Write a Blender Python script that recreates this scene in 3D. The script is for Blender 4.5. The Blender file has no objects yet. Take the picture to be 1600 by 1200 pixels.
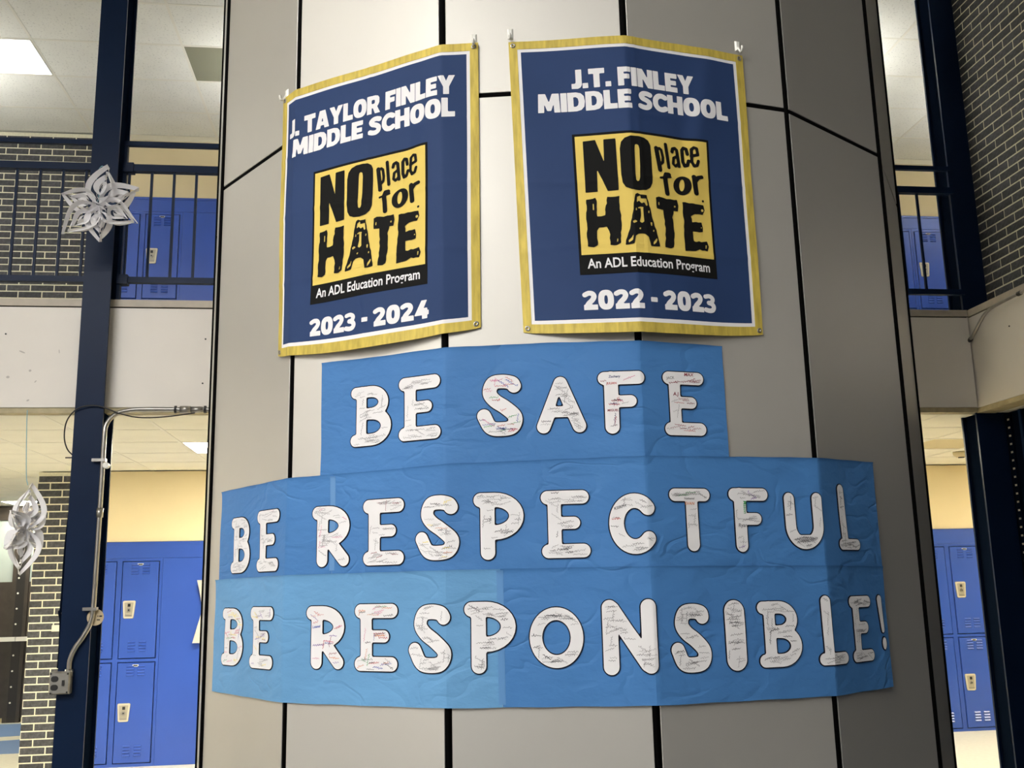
import bpy, bmesh, math, random
import numpy as np
from mathutils import Matrix, Vector
random.seed(7)
PI = math.pi
SC = bpy.context.scene
COL = SC.collection
# ---------------------------------------------------------------- camera
cam_d = bpy.data.cameras.new('camera'); cam = bpy.data.objects.new('camera', cam_d); COL.objects.link(cam)
AX = [(0.9924096948609652, 0.0026970461639647114, 0.12294601859334563),
      (-0.121026655261831, 0.19870555192842013, 0.9725577886937906),
      (-0.02180702322876196, -0.9800555237203713, 0.1975237306327745)]
Mx = Matrix.Identity(4)
for i in range(3):
    Mx[i][0] = AX[i][0]; Mx[i][1] = -AX[i][1]; Mx[i][2] = -AX[i][2]
Mx[2][3] = 1.6
cam.matrix_world = Mx
cam_d.sensor_width = 36.0; cam_d.lens = 1567.0 / 1600 * 36; cam_d.clip_start = 0.05; cam_d.clip_end = 100
SC.camera = cam
# ---------------------------------------------------------------- world, exposure
SC.view_settings.view_transform = 'Standard'; SC.view_settings.look = 'None'
SC.view_settings.gamma = 1.0; SC.view_settings.use_curve_mapping = False
SC.view_settings.exposure = 0.0
W = bpy.data.worlds.new('world'); SC.world = W; W.use_nodes = True
W.node_tree.nodes['Background'].inputs[0].default_value = (1.0, 0.96, 0.88, 1)
W.node_tree.nodes['Background'].inputs[1].default_value = 0.10
# lamp strengths (emission of the lit diffusers)
E_ATRIUM, E_UPPER, E_LOWER, E_ADDED = 42.0, 6.0, 52.0, 40.0

# ---------------------------------------------------------------- materials
def rgb(r, g, b):
    f = lambda c: (c / 12.92 if c <= 0.04045 else ((c + 0.055) / 1.055) ** 2.4)
    return (f(r / 255), f(g / 255), f(b / 255), 1)
def mat(name, col, rough=0.6, metal=0.0, spec=0.5, noise=None, bump=None, rnd=0.0, coat=0.0, stretch=None):
    m = bpy.data.materials.new(name); m.use_nodes = True
    nt = m.node_tree; b = nt.nodes['Principled BSDF']
    b.inputs['Base Color'].default_value = col; b.inputs['Roughness'].default_value = rough
    b.inputs['Metallic'].default_value = metal; b.inputs['Specular IOR Level'].default_value = spec
    if coat: b.inputs['Coat Weight'].default_value = coat; b.inputs['Coat Roughness'].default_value = 0.16
    tc = nt.nodes.new('ShaderNodeTexCoord'); vec = tc.outputs['Object']
    if stretch:
        mp = nt.nodes.new('ShaderNodeMapping'); mp.inputs['Scale'].default_value = stretch
        nt.links.new(vec, mp.inputs[0]); vec = mp.outputs[0]
    src = None
    if noise:
        sc, amt = noise[:2]
        n = nt.nodes.new('ShaderNodeTexNoise'); n.inputs['Scale'].default_value = sc; n.inputs['Detail'].default_value = 6
        nt.links.new(vec, n.inputs['Vector'])
        mr = nt.nodes.new('ShaderNodeMapRange'); mr.inputs[1].default_value = 0.3; mr.inputs[2].default_value = 0.7
        mr.inputs[3].default_value = 1 - amt; mr.inputs[4].default_value = 1 + amt
        nt.links.new(n.outputs[0], mr.inputs[0]); src = mr.outputs[0]
    if rnd:
        oi = nt.nodes.new('ShaderNodeObjectInfo')
        mr = nt.nodes.new('ShaderNodeMapRange'); mr.inputs[3].default_value = 1 - rnd; mr.inputs[4].default_value = 1 + rnd
        nt.links.new(oi.outputs['Random'], mr.inputs[0])
        if src is None: src = mr.outputs[0]
        else:
            mu = nt.nodes.new('ShaderNodeMath'); mu.operation = 'MULTIPLY'
            nt.links.new(src, mu.inputs[0]); nt.links.new(mr.outputs[0], mu.inputs[1]); src = mu.outputs[0]
    if src is not None:
        vm = nt.nodes.new('ShaderNodeVectorMath'); vm.operation = 'SCALE'; vm.inputs[0].default_value = col[:3]
        nt.links.new(src, vm.inputs['Scale']); nt.links.new(vm.outputs[0], b.inputs['Base Color'])
    if bump:
        n = nt.nodes.new('ShaderNodeTexNoise'); n.inputs['Scale'].default_value = bump[0]; n.inputs['Detail'].default_value = 5
        nt.links.new(vec, n.inputs['Vector'])
        bp = nt.nodes.new('ShaderNodeBump'); bp.inputs['Strength'].default_value = bump[1]; bp.inputs['Distance'].default_value = bump[2]
        nt.links.new(n.outputs[0], bp.inputs['Height']); nt.links.new(bp.outputs[0], b.inputs['Normal'])
    return m
def emis(name, col, s):
    m = bpy.data.materials.new(name); m.use_nodes = True; nt = m.node_tree
    nt.nodes.remove(nt.nodes['Principled BSDF'])
    e = nt.nodes.new('ShaderNodeEmission'); e.inputs[0].default_value = col; e.inputs[1].default_value = s
    nt.links.new(e.outputs[0], nt.nodes['Material Output'].inputs[0]); return m

def tile_mat(name, col, scale=55, amt=0.22):
    """acoustic tile: fissures as dark flecks"""
    m = mat(name, col, 0.9, noise=(3, 0.03), rnd=0.02)
    nt = m.node_tree; b = nt.nodes['Principled BSDF']
    link = b.inputs['Base Color'].links[0].from_socket
    tc = nt.nodes.new('ShaderNodeTexCoord')
    n = nt.nodes.new('ShaderNodeTexNoise'); n.inputs['Scale'].default_value = scale; n.inputs['Detail'].default_value = 2
    nt.links.new(tc.outputs['Object'], n.inputs['Vector'])
    mr = nt.nodes.new('ShaderNodeMapRange'); mr.inputs[1].default_value = 0.60; mr.inputs[2].default_value = 0.68
    mr.inputs[3].default_value = 1; mr.inputs[4].default_value = 1 - amt
    nt.links.new(n.outputs[0], mr.inputs[0])
    vm = nt.nodes.new('ShaderNodeVectorMath'); vm.operation = 'SCALE'
    nt.links.new(link, vm.inputs[0]); nt.links.new(mr.outputs[0], vm.inputs['Scale']); nt.links.new(vm.outputs[0], b.inputs['Base Color'])
    return m

def paper_mat(name, col):
    """craft paper with soft sheen and crumple creases"""
    m = mat(name, col, 0.6, spec=0.25, noise=(2.2, 0.07))
    nt = m.node_tree; b = nt.nodes['Principled BSDF']
    tc = nt.nodes.new('ShaderNodeTexCoord')
    mp = nt.nodes.new('ShaderNodeMapping'); mp.inputs['Rotation'].default_value = (0, 0.5, 0.3); mp.inputs['Scale'].default_value = (1, 1, 1.7)
    nt.links.new(tc.outputs['Object'], mp.inputs[0])
    n0 = nt.nodes.new('ShaderNodeTexNoise'); n0.inputs['Scale'].default_value = 2.5
    nt.links.new(mp.outputs[0], n0.inputs['Vector'])
    vm = nt.nodes.new('ShaderNodeVectorMath'); vm.operation = 'MULTIPLY_ADD'; vm.inputs[1].default_value = (.5, .5, .5)
    nt.links.new(n0.outputs['Color'], vm.inputs[0]); nt.links.new(mp.outputs[0], vm.inputs[2])
    v = nt.nodes.new('ShaderNodeTexNoise'); v.inputs['Scale'].default_value = 3.2; v.inputs['Detail'].default_value = 2.5; v.inputs['Distortion'].default_value = .5
    nt.links.new(vm.outputs[0], v.inputs['Vector'])
    sb = nt.nodes.new('ShaderNodeMath'); sb.operation = 'SUBTRACT'; sb.inputs[1].default_value = .5; nt.links.new(v.outputs[0], sb.inputs[0])
    ab = nt.nodes.new('ShaderNodeMath'); ab.operation = 'ABSOLUTE'; nt.links.new(sb.outputs[0], ab.inputs[0])
    mr = nt.nodes.new('ShaderNodeMapRange'); mr.inputs[1].default_value = 0; mr.inputs[2].default_value = .055
    nt.links.new(ab.outputs[0], mr.inputs[0])
    n1 = nt.nodes.new('ShaderNodeTexNoise'); n1.inputs['Scale'].default_value = 9; n1.inputs['Detail'].default_value = 4
    nt.links.new(mp.outputs[0], n1.inputs['Vector'])
    mu = nt.nodes.new('ShaderNodeMath'); mu.operation = 'MULTIPLY'
    nt.links.new(mr.outputs[0], mu.inputs[0]); nt.links.new(n1.outputs[0], mu.inputs[1])
    ad = nt.nodes.new('ShaderNodeMath'); ad.operation = 'ADD'
    nt.links.new(mu.outputs[0], ad.inputs[0]); nt.links.new(n1.outputs[0], ad.inputs[1])
    bp = nt.nodes.new('ShaderNodeBump'); bp.inputs['Strength'].default_value = 0.4; bp.inputs['Distance'].default_value = 0.008
    nt.links.new(ad.outputs[0], bp.inputs['Height']); nt.links.new(bp.outputs[0], b.inputs['Normal'])
    return m

M = {}
M['panel'] = mat('satin_panel', (0.54, 0.525, 0.49, 1), 0.52, metal=0.72, noise=(0.9, 0.04), bump=(2.5, 0.04, 0.01), coat=0.25)
M['joint'] = mat('black_joint', (0.002, 0.002, 0.002, 1), 0.9, spec=.05)
M['navy_paint'] = mat('navy_gloss_paint', (0.005, 0.015, 0.046, 1), 0.36, spec=0.1, noise=(3, 0.1))
M['locker'] = mat('blue_locker_enamel', (0.030, 0.085, 0.42, 1), 0.30, noise=(2, 0.05))
M['fascia'] = mat('fascia_panel', (0.74, 0.70, 0.65, 1), 0.45, noise=(2, 0.03), bump=(14, .05, .004))
M['fascia_cap'] = mat('fascia_cap', (0.45, 0.40, 0.33, 1), 0.5, noise=(9, 0.10))
M['lip'] = mat('tan_lip', (0.42, 0.36, 0.22, 1), 0.6, noise=(14, 0.15))
M['cream'] = mat('cream_wall', (0.78, 0.66, 0.42, 1), 0.7, noise=(1.5, 0.03), bump=(60, 0.04, 0.004))
M['white_trim'] = mat('cream_trim', (0.72, 0.68, 0.55, 1), 0.7)
M['tile'] = tile_mat('ceiling_tile', (0.86, 0.86, 0.80, 1))
M['tile_low'] = tile_mat('ceiling_tile_lower', (0.86, 0.84, 0.74, 1), 70, 0.05)
M['tile_stain'] = mat('aged_tile', (0.62, 0.54, 0.34, 1), 0.9)
M['tile_grey'] = mat('olive_grey_tile', (0.23, 0.23, 0.165, 1), 0.8)
M['tbar'] = mat('ceiling_grid', (0.84, 0.82, 0.73, 1), 0.5)
M['brick'] = mat('slate_brick', (0.052, 0.053, 0.058, 1), 0.75, noise=(38, 0.5), bump=(70, .5, .004), rnd=0.25)
M['mortar'] = mat('mortar', (0.80, 0.77, 0.60, 1), 0.9, noise=(40, 0.08))
M['floor'] = mat('terrazzo_floor', (0.74, 0.71, 0.60, 1), 0.35, noise=(25, 0.06))
M['floor_hall'] = mat('grey_hall_floor', (0.16, 0.16, 0.155, 1), 0.4, noise=(25, 0.06))
M['dark'] = mat('dark_navy_steel', (0.003, 0.006, 0.014, 1), 0.7, spec=0.0)
M['door'] = mat('dark_bronze_door', (0.035, 0.028, 0.024, 1), 0.5, noise=(8, 0.2))
M['glass'] = mat('pane_glass', (0.30, 0.36, 0.36, 1), 0.08, spec=0.8)
M['steel'] = mat('galvanised_steel', (0.34, 0.33, 0.31, 1), 0.30, metal=0.9, noise=(20, 0.1))
M['box'] = mat('steel_box', (0.28, 0.27, 0.25, 1), 0.45, metal=0.7, noise=(20, 0.1))
M['black'] = mat('black_plastic', (0.008, 0.008, 0.009, 1), 0.45)
M['white_plastic'] = mat('white_plastic', (0.80, 0.79, 0.74, 1), 0.35)
M['cream_metal'] = mat('cream_handle_metal', (0.62, 0.58, 0.46, 1), 0.35, metal=0.3)
M['navy_cloth'] = mat('navy_polyester', (0.017, 0.041, 0.122, 1), 0.7, spec=0.25, noise=(4, 0.05))
M['white_cloth'] = mat('white_print', (0.74, 0.73, 0.75, 1), 0.6)
M['gold'] = mat('gold_satin_trim', (0.52, 0.40, 0.075, 1), 0.5, metal=0.1, spec=.3, noise=(70, 0.22), stretch=(1, 1, .15))
M['yellow'] = mat('yellow_print', (0.70, 0.52, 0.12, 1), 0.6, spec=.2, noise=(4, .04))
M['ink_black'] = mat('black_print', (0.005, 0.005, 0.005, 1), 0.75, spec=.15)
M['paper_a'] = paper_mat('blue_paper_light', (0.118, 0.295, 0.53, 1))
M['paper_b'] = paper_mat('blue_paper', (0.054, 0.178, 0.425, 1))
M['tape'] = mat('clear_tape', (0.105, 0.25, 0.50, 1), 0.3, spec=0.35)
M['letter'] = mat('white_letter_paper', (0.74, 0.725, 0.735, 1), 0.8, spec=.2, noise=(7, 0.03), bump=(9, .12, .006))
M['poster'] = mat('poster_paper', (0.5, 0.49, 0.45, 1), 0.8, spec=.2)
M['cup'] = mat('handle_cup', (0.40, 0.37, 0.30, 1), 0.4, metal=.3)
M['scuff'] = mat('grey_scuff', (0.48, 0.45, 0.42, 1), 0.8)
M['outline'] = mat('black_outline', (0.006, 0.005, 0.012, 1), 0.8, spec=.15)
M['flake'] = mat('snowflake_paper', (0.86, 0.85, 0.88, 1), 0.75)
M['string'] = mat('pale_blue_string', (0.25, 0.50, 0.62, 1), 0.6)
M['tag'] = mat('tan_round_tag', (0.52, 0.42, 0.27, 1), 0.6)
M['inlay'] = mat('blue_floor_inlay', (0.16, 0.27, 0.52, 1), 0.35)
for n, c in dict(pencil=(.26, .25, .26), grey=(.15, .15, .16), black=(.03, .03, .04), red=(.48, .04, .04), maroon=(.25, .03, .05), pink=(.65, .20, .35),
                 blue=(.03, .07, .40), navy=(.03, .04, .15), green=(.05, .33, .10), orange=(.65, .22, .07), purple=(.16, .06, .35), yellow=(.85, .68, .05)).items():
    M['ink_' + n + '_pen'] = mat('pen_' + n, c + (1,), 0.7)
M['lamp_upper'] = emis('lit_diffuser_upper', (1, .985, .94, 1), E_UPPER)
M['lamp_lower'] = emis('lit_diffuser_lower', (1, .92, .72, 1), E_LOWER)
M['lamp_added'] = emis('lit_added_tray', (1, .985, .95, 1), E_ADDED)
M['lamp_atrium'] = emis('lit_diffuser_atrium', (1, .98, .94, 1), E_ATRIUM)

# ---------------------------------------------------------------- helpers
class MB:
    def __init__(s): s.v = []; s.f = []; s.m = []
    def add(s, vs, fs, mi=0):
        o = len(s.v); s.v += [tuple(p) for p in vs]
        for f in fs: s.f.append(tuple(i + o for i in f)); s.m.append(mi)
        return s
    def box(s, x0, x1, y0, y1, z0, z1, mi=0):
        vs = [(x0, y0, z0), (x1, y0, z0), (x1, y1, z0), (x0, y1, z0), (x0, y0, z1), (x1, y0, z1), (x1, y1, z1), (x0, y1, z1)]
        return s.add(vs, [(0, 3, 2, 1), (4, 5, 6, 7), (0, 1, 5, 4), (1, 2, 6, 5), (2, 3, 7, 6), (3, 0, 4, 7)], mi)
    def cbox(s, x0, x1, y0, y1, z0, z1, c, mi=0):
        """box whose front (low y) edges are chamfered"""
        vs = [(x0, y1, z0), (x1, y1, z0), (x1, y1, z1), (x0, y1, z1), (x0, y0 + c, z0), (x1, y0 + c, z0), (x1, y0 + c, z1), (x0, y0 + c, z1),
              (x0 + c, y0, z0 + c), (x1 - c, y0, z0 + c), (x1 - c, y0, z1 - c), (x0 + c, y0, z1 - c)]
        fs = [(0, 3, 2, 1), (8, 9, 10, 11)]
        for i in range(4):
            j = (i + 1) % 4
            fs += [(i, j, 4 + j, 4 + i), (4 + i, 4 + j, 8 + j, 8 + i)]
        return s.add(vs, fs, mi)
    def tube(s, pts, r, n=10, mi=0, caps=True):
        P = [Vector(p) for p in pts]; rings = []
        rr = r if isinstance(r, (list, tuple)) else [r] * len(P)
        up = None
        for i, p in enumerate(P):
            d = (P[min(i + 1, len(P) - 1)] - P[max(i - 1, 0)]).normalized()
            if up is None:
                up = Vector((0, 0, 1)) if abs(d.z) < .9 else Vector((0, 1, 0))
            a = d.cross(up).normalized(); up = a.cross(d).normalized()
            rings.append([p + rr[i] * (math.cos(2 * PI * k / n) * a + math.sin(2 * PI * k / n) * up) for k in range(n)])
        vs = [q for R_ in rings for q in R_]; fs = []
        for i in range(len(P) - 1):
            for k in range(n):
                fs.append((i * n + k, i * n + (k + 1) % n, (i + 1) * n + (k + 1) % n, (i + 1) * n + k))
        if caps: fs += [tuple(range(n))[::-1], tuple((len(P) - 1) * n + k for k in range(n))]
        return s.add(vs, fs, mi)
    def build(s, name, mats, parent=None, smooth=False, loc=None):
        me = bpy.data.meshes.new(name); me.from_pydata(s.v, [], s.f)
        if not isinstance(mats, (list, tuple)): mats = [mats]
        for m in mats: me.materials.append(m)
        if len(mats) > 1: me.polygons.foreach_set('material_index', s.m)
        if smooth: me.polygons.foreach_set('use_smooth', [True] * len(s.f))
        bm = bmesh.new(); bm.from_mesh(me); bmesh.ops.recalc_face_normals(bm, faces=bm.faces); bm.to_mesh(me); bm.free()
        me.update()
        return link(name, me, parent, loc)
def link(name, me, parent=None, loc=None):
    o = bpy.data.objects.new(name, me); COL.objects.link(o)
    if parent: o.parent = parent
    if loc: o.location = loc
    return o
def empty(name, loc=(0, 0, 0)):
    o = bpy.data.objects.new(name, None); COL.objects.link(o); o.location = loc; o.empty_display_size = .1; return o
def tag(o, label, cat=None, group=None, kind=None):
    if label: o['label'] = label
    if cat: o['category'] = cat
    if group: o['group'] = group
    if kind: o['kind'] = kind
    return o
def struct(o, label=None):
    o['kind'] = 'structure'
    if label: o['label'] = label
    return o
def shift(pts, o): return [tuple(a - b for a, b in zip(p, o)) for p in pts]
def crom(pts, n=6):
    """Catmull-Rom through points"""
    P = [np.array(p, float) for p in pts]; P = [2 * P[0] - P[1]] + P + [2 * P[-1] - P[-2]]; out = []
    for i in range(1, len(P) - 2):
        for k in range(n):
            t = k / n; a, b, c, d = P[i - 1:i + 3]
            out.append(tuple(.5 * ((2 * b) + (c - a) * t + (2 * a - 5 * b + 4 * c - d) * t * t + (-a + 3 * b - 3 * c + d) * t ** 3)))
    out.append(tuple(P[-2])); return out

# ---------------------------------------------------------------- the faceted column surface
NF = 16; DL = 2 * PI / NF; CTR = np.array([0.86368247, 5.0263359]); RV = 1.734
TW = -CTR / np.linalg.norm(CTR); NR = np.array([-TW[1], TW[0]])
WF = 2 * RV * math.sin(DL / 2); AP = RV * math.cos(DL / 2)
def vtx(k, R=RV):
    a = (k - 1.57) * DL
    return CTR + R * (math.cos(a) * TW + math.sin(a) * NR)
VT = np.array([vtx(k) for k in range(-8, 10)])
def surf(s, z, off):
    """points on the column skin: s along the perimeter, z height, off outwards"""
    s = np.asarray(s, float); z = np.asarray(z, float); off = np.asarray(off, float)
    k = np.floor(s / WF).astype(int); t = (s / WF - k)[..., None]
    A = VT[k + 8]; B = VT[k + 9]; p = A + (B - A) * t
    q = CTR + (p - CTR) * (1 + off / AP)[..., None]
    return np.concatenate([q, z[..., None]], -1)

# ================================================================ STRUCTURE
YF = 7.0; YB = 10.4; ZC = 2.81; ZF2 = 3.60; ZU = 6.42; XR = 4.45
def brick_wall(name, x0, x1, z0, z1, face, axis, back, label, mirror=False, xlim=None):
    """wall of separate bricks; axis 'x' = wall facing -Y at y=face, axis 'y' = wall facing -X at x=face"""
    root = empty(name); struct(root, label)
    L, Hh, J = 0.232, 0.0711, 0.0125
    mb = MB()
    if axis == 'x': mb.box(x0, x1, face + .0015, back, z0, z1)
    else: mb.box(face + .0015, back, x0, x1, z0, z1)
    mb.build('mortar', M['mortar'], root)
    cache = {}
    nrow = int((z1 - z0) / Hh)
    for r in range(nrow):
        zc = z0 + (r + .5) * Hh; st = x0 - (r % 2) * L / 2
        while st < x1 - .02:
            a = max(st + J / 2, x0); b = min(st + L - J / 2, x1); st += L
            if b - a < .03: continue
            w = round(b - a, 3); d = random.choice([0, .0006, .0012])
            if (w, d) not in cache:
                m_ = MB()
                if axis == 'x': m_.cbox(-w / 2, w / 2, -.0008 - d, .03, -(Hh - J) / 2, (Hh - J) / 2, .0008)
                else:
                    m_.cbox(-w / 2, w / 2, -.0008 - d, .03, -(Hh - J) / 2, (Hh - J) / 2, .0008)
                    m_.v = [(v[1], -v[0], v[2]) for v in m_.v]
                o = m_.build('brick', M['brick'], root); cache[(w, d)] = o.data
            else: o = link('brick', cache[(w, d)], root)
            o.location = ((a + b) / 2, face, zc) if axis == 'x' else (face, (a + b) / 2, zc)
    return root

# floors
mb = MB(); mb.box(-7, 9, YF + .1, 16, -.2, 0)
struct(mb.build('floor', M['floor']))
mb = MB(); mb.box(-7, 9, -6, YF + .1, -.2, 0)
struct(mb.build('floor_hall', M['floor_hall']))
mb = MB(); mb.box(-7, 9, YF + .02, YB + .5, 3.44, ZF2); mb.box(XR + .02, 9, -6, YF + .02, 3.44, ZF2)
struct(mb.build('floor_upper', M['floor']))
# back walls (cream), set above the lockers
mb = MB(); mb.box(-2.98, 9, YB + .012, YB + .35, 2.112, ZC)
struct(mb.build('wall_back_lower', M['cream']))
mb = MB(); mb.box(-2.98, 9, YB + .012, YB + .35, 5.727, ZU - .06)
struct(mb.build('wall_back_upper', M['cream']))
mb = MB(); mb.box(-2.98, 9, YB - .012, YB + .35, ZU - .06, ZU)
struct(mb.build('trim_1', M['white_trim']))
mb = MB(); mb.box(-7, 9, YB + .36, YB + .42, 0, 3.44); mb.box(-7, 9, YB + .36, YB + .42, ZF2, ZU)
# service wall behind lockers: leave the opening on the left open
mb = MB(); mb.box(-3.40, 9, YB + .36, YB + .42, 0, ZC); mb.box(-7, 9, YB + .36, YB + .42, ZF2, ZU)
struct(mb.build('wall_behind_lockers', M['cream']))
brick_wall('wall_back_brick', -4.45, -2.985, ZF2, ZU - .01, YB, 'x', YB + .34, 'dark slate brick wall behind the left balcony railing')
mb = MB(); mb.box(-7, -4.452, YB, YB + .34, ZF2, ZU - .01); struct(mb.build('wall_back_far_left', M['brick']))
brick_wall('wall_pier', -3.425, -2.985, 0, ZC - .005, YB, 'x', YB + .34, 'slate brick pier beside the lower left lockers')
# one painted-over pale brick on the pier
mb = MB(); mb.cbox(-3.205, -3.09, YB - .009, YB - .0062, 1.268, 1.328, .001)
tag(mb.build('sticker', M['white_trim']), 'pale rectangular sticker on the lower left brick pier', 'sticker')
# right wall
brick_wall('wall_right_brick', 5.90, 7.05, ZF2 + .02, ZU - .01, 4.652, 'y', 5.0, 'dark slate brick wall rising above the right balcony ledge')
mb = MB(); mb.box(4.655, 5.0, -6, 5.895, ZF2 + .02, ZU - .01); struct(mb.build('wall_right_front', M['brick']))
mb = MB(); mb.box(4.68, 5.0, -6, 7.30, 0, ZC); struct(mb.build('wall_right_lower', M['dark']))
mb = MB()
for y in (6.86, 6.74, 6.6, 6.2): mb.box(4.665, 4.679, y - .03, y, 0, ZC)
struct(mb.build('trim_2', M['navy_paint']))
# slotted steel track on the lower right wall
t = empty('slotted_track', (4.679, 7.0, 0)); tag(t, 'dark vertical slotted steel track below the right balcony', 'track')
mb = MB(); mb.box(-.02, 0, -.045, 0, 0.02, 2.80); mb.build('channel', M['dark'], t)
mb = MB()
for k in range(44): mb.box(-.0225, -.0195, -.035, -.012, .08 + k * .062, .08 + k * .062 + .014)
o = mb.build('slots', M['fascia_cap'], t); o['kind'] = 'stuff'
# side and rear shell of the hall (mostly outside the frame)
mb = MB(); mb.box(-7.2, -7, -6, 16, 0, ZU); struct(mb.build('wall_left', M['fascia']))
mb = MB(); mb.box(9, 9.2, -6, 16, 0, ZU); struct(mb.build('wall_right', M['cream']))
mb = MB(); mb.box(-7.2, 9.2, -6.2, -6, 0, ZU); struct(mb.build('wall_front', M['brick']))

# fascia = balcony edge
def fascia(name, label, seg):
    root = empty(name); struct(root, label)
    for (ax, a, b, f) in seg:
        def bx(mbx, f0, f1, z0, z1, a=a, b=b, ax=ax):
            return mbx.box(a, b, f0, f1, z0, z1) if ax == 'x' else mbx.box(f0, f1, a, b, z0, z1)
        m1 = MB(); bx(m1, f, f + .06, 2.852, 3.552); m1.build('fascia_panel', M['fascia'], root)
        m1 = MB(); bx(m1, f + .012, f + .06, 3.551, 3.562); m1.build('shadow_gap', M['joint'], root)
        m1 = MB(); bx(m1, f - .006, f + .16, 3.561, 3.612); m1.build('coping', M['fascia_cap'], root)
        m1 = MB(); bx(m1, f + .010, f + .16, 2.815, 2.851); m1.build('lower_lip', M['lip'], root)
    return root
fascia('trim_3', 'pale panelled balcony edge on the left', [('x', -7, -1.99, YF), ('x', -1.989, 2.0, YF)])
fascia('trim_4', 'pale panelled balcony edge on the right', [('x', 2.001, XR - .012, YF)])
fascia('trim_5', 'pale panelled balcony edge running towards the viewer', [('y', 3.2, YF + .05, XR), ('y', -6, 3.192, XR)])
# screws and scuffs on fascia
mb = MB()
for x, z in ((-2.585, 3.36), (-1.262, 3.335), (-1.27, 3.02)): mb.tube([(x, YF - .004, z), (x, YF + .01, z)], .006, 8)
mb.tube([(XR - .004, 6.52, 3.36), (XR + .01, 6.52, 3.36)], .006, 8)
o = mb.build('fascia_screws', M['black']); tag(o, 'small dark screw heads dotted on the pale balcony edge', 'screws', kind='stuff')

# scuffs worn into the left fascia
mb = MB()
for (x, z, w_, h_, a_) in ((-2.47, 3.235, .045, .010, -.4), (-2.41, 3.105, .018, .016, .3), (-2.55, 3.06, .022, .018, .1), (-2.37, 3.03, .02, .008, .9), (-2.23, 3.24, .006, .03, .1), (-2.41, 2.90, .02, .012, .5)):
    P_ = [(x + w_ / 2 * math.cos(q) * math.cos(a_) - h_ / 2 * math.sin(q) * math.sin(a_), YF - .0006, z + w_ / 2 * math.cos(q) * math.sin(a_) + h_ / 2 * math.sin(q) * math.cos(a_)) for q in [k * PI / 5 + .3 * math.sin(k * 7) for k in range(10)]]
    mb.add(P_, [tuple(range(10))])
tag(mb.build('scuff_marks', M['scuff']), 'grey scuff marks on the pale balcony edge at far left', 'scuffs', kind='stuff')
# ceilings
UX = [-7, -5.71, -4.42, -3.13, -1.84, -.55, .74, 2.03, 3.32, 4.64, 5.69, 6.98, 9]
UY = [7.2, 7.86, 8.515, 9.165, 9.84, YB]
def ceiling(name, X, Y, z, tilemat, lamps, special, label):
    root = empty(name); struct(root, label); cache = {}
    for i in range(len(X) - 1):
        for j in range(len(Y) - 1):
            if (i, j) in lamps: continue
            w, d = round(X[i + 1] - X[i], 3), round(Y[j + 1] - Y[j], 3); mm = special.get((i, j), tilemat)
            key = (w, d, mm.name)
            if key not in cache:
                o = MB().box(-w / 2 + .010, w / 2 - .010, -d / 2 + .010, d / 2 - .010, 0, .018).build('ceiling_tile', mm, root); cache[key] = o.data
            else: o = link('ceiling_tile', cache[key], root)
            o.location = ((X[i] + X[i + 1]) / 2, (Y[j] + Y[j + 1]) / 2, z + .003)
    mb = MB()
    for x in X[1:-1]: mb.box(x - .012, x + .012, Y[0], Y[-1], z, z + .012)
    for y in Y[1:-1]: mb.box(X[0], X[-1], y - .012, y + .012, z + .0005, z + .0115)
    mb.build('ceiling_grid', M['tbar'], root)
    return root
ceiling('ceiling_upper', UX, UY, ZU, M['tile'], {(2, 2)}, {(4, 2): M['tile_grey']}, 'white acoustic tile ceiling above the balcony')
LX = [-6.27 + .655 * i for i in range(0, 24)]; LY = [7.09, 7.745, 8.40, 9.07, 9.71, 10.36]
lamps_low = [(7, 2), (8, 2)]
ceiling('ceiling_lower', LX, LY, ZC, M['tile_low'], set(lamps_low) | {(14, 2), (15, 2)},
        {(17, 2): M['tile_stain'], (18, 2): M['tile_stain'], (19, 2): M['tile_stain'], (20, 2): M['tile_stain']}, 'white tile ceiling of the ground floor corridor')
LY2 = [10.36 + .655 * i for i in range(0, 9)]; LX2 = [-6.925 + .655 * i for i in range(0, 7)]
ceiling('ceiling_far', LX2, LY2, ZC + .001, M['tile_low'], {(3, 5)}, {}, 'tile ceiling beyond the brick pier')
mb = MB(); mb.box(-7, 9, -6, YB + .4, ZU + .025, ZU + .2); mb.box(-7, 9, -6, UY[0], ZU, ZU + .03)
struct(mb.build('ceiling_deck_upper', M['tile']))
mb = MB(); mb.box(-7, 9, YF + .17, YB + .4, ZC + .025, 3.42); mb.box(-7, -2.5, YB + .4, 16, ZC + .03, 3.42); mb.box(XR + .17, 9, -6, YF + .16, ZC + .01, 3.42)
struct(mb.build('ceiling_deck_lower', M['tile_low']))

def troffer(name, x0, x1, y0, y1, z, m, label, group=None):
    t = empty(name, ((x0 + x1) / 2, (y0 + y1) / 2, z)); tag(t, label, 'ceiling light', group)
    w, d = (x1 - x0) / 2, (y1 - y0) / 2
    a = MB(); c = .02
    a.box(-w + .006, -w + c, -d + .006, d - .006, 0, .016); a.box(w - c, w - .006, -d + .006, d - .006, 0, .016)
    a.box(-w + c, w - c, -d + .006, -d + c, 0, .016); a.box(-w + c, w - c, d - c, d - .006, 0, .016)
    a.build('frame', M['tbar'], t)
    MB().box(-w + c, w - c, -d + c, d - c, .002, .014).build('diffuser', m, t)
    return t
troffer('ceiling_light', UX[2], UX[3], UY[2], UY[3], ZU, M['lamp_upper'], 'bright rectangular ceiling light above the left balcony')
troffer('ceiling_light', LX[7], LX[9], LY[2], LY[3], ZC, M['lamp_lower'], 'bright rectangular ceiling light in the lower corridor beside the column')
troffer('ceiling_light', LX[14], LX[16], LY[2], LY[3], ZC, M['lamp_lower'], 'bright ceiling light in the lower corridor behind the column')
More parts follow.
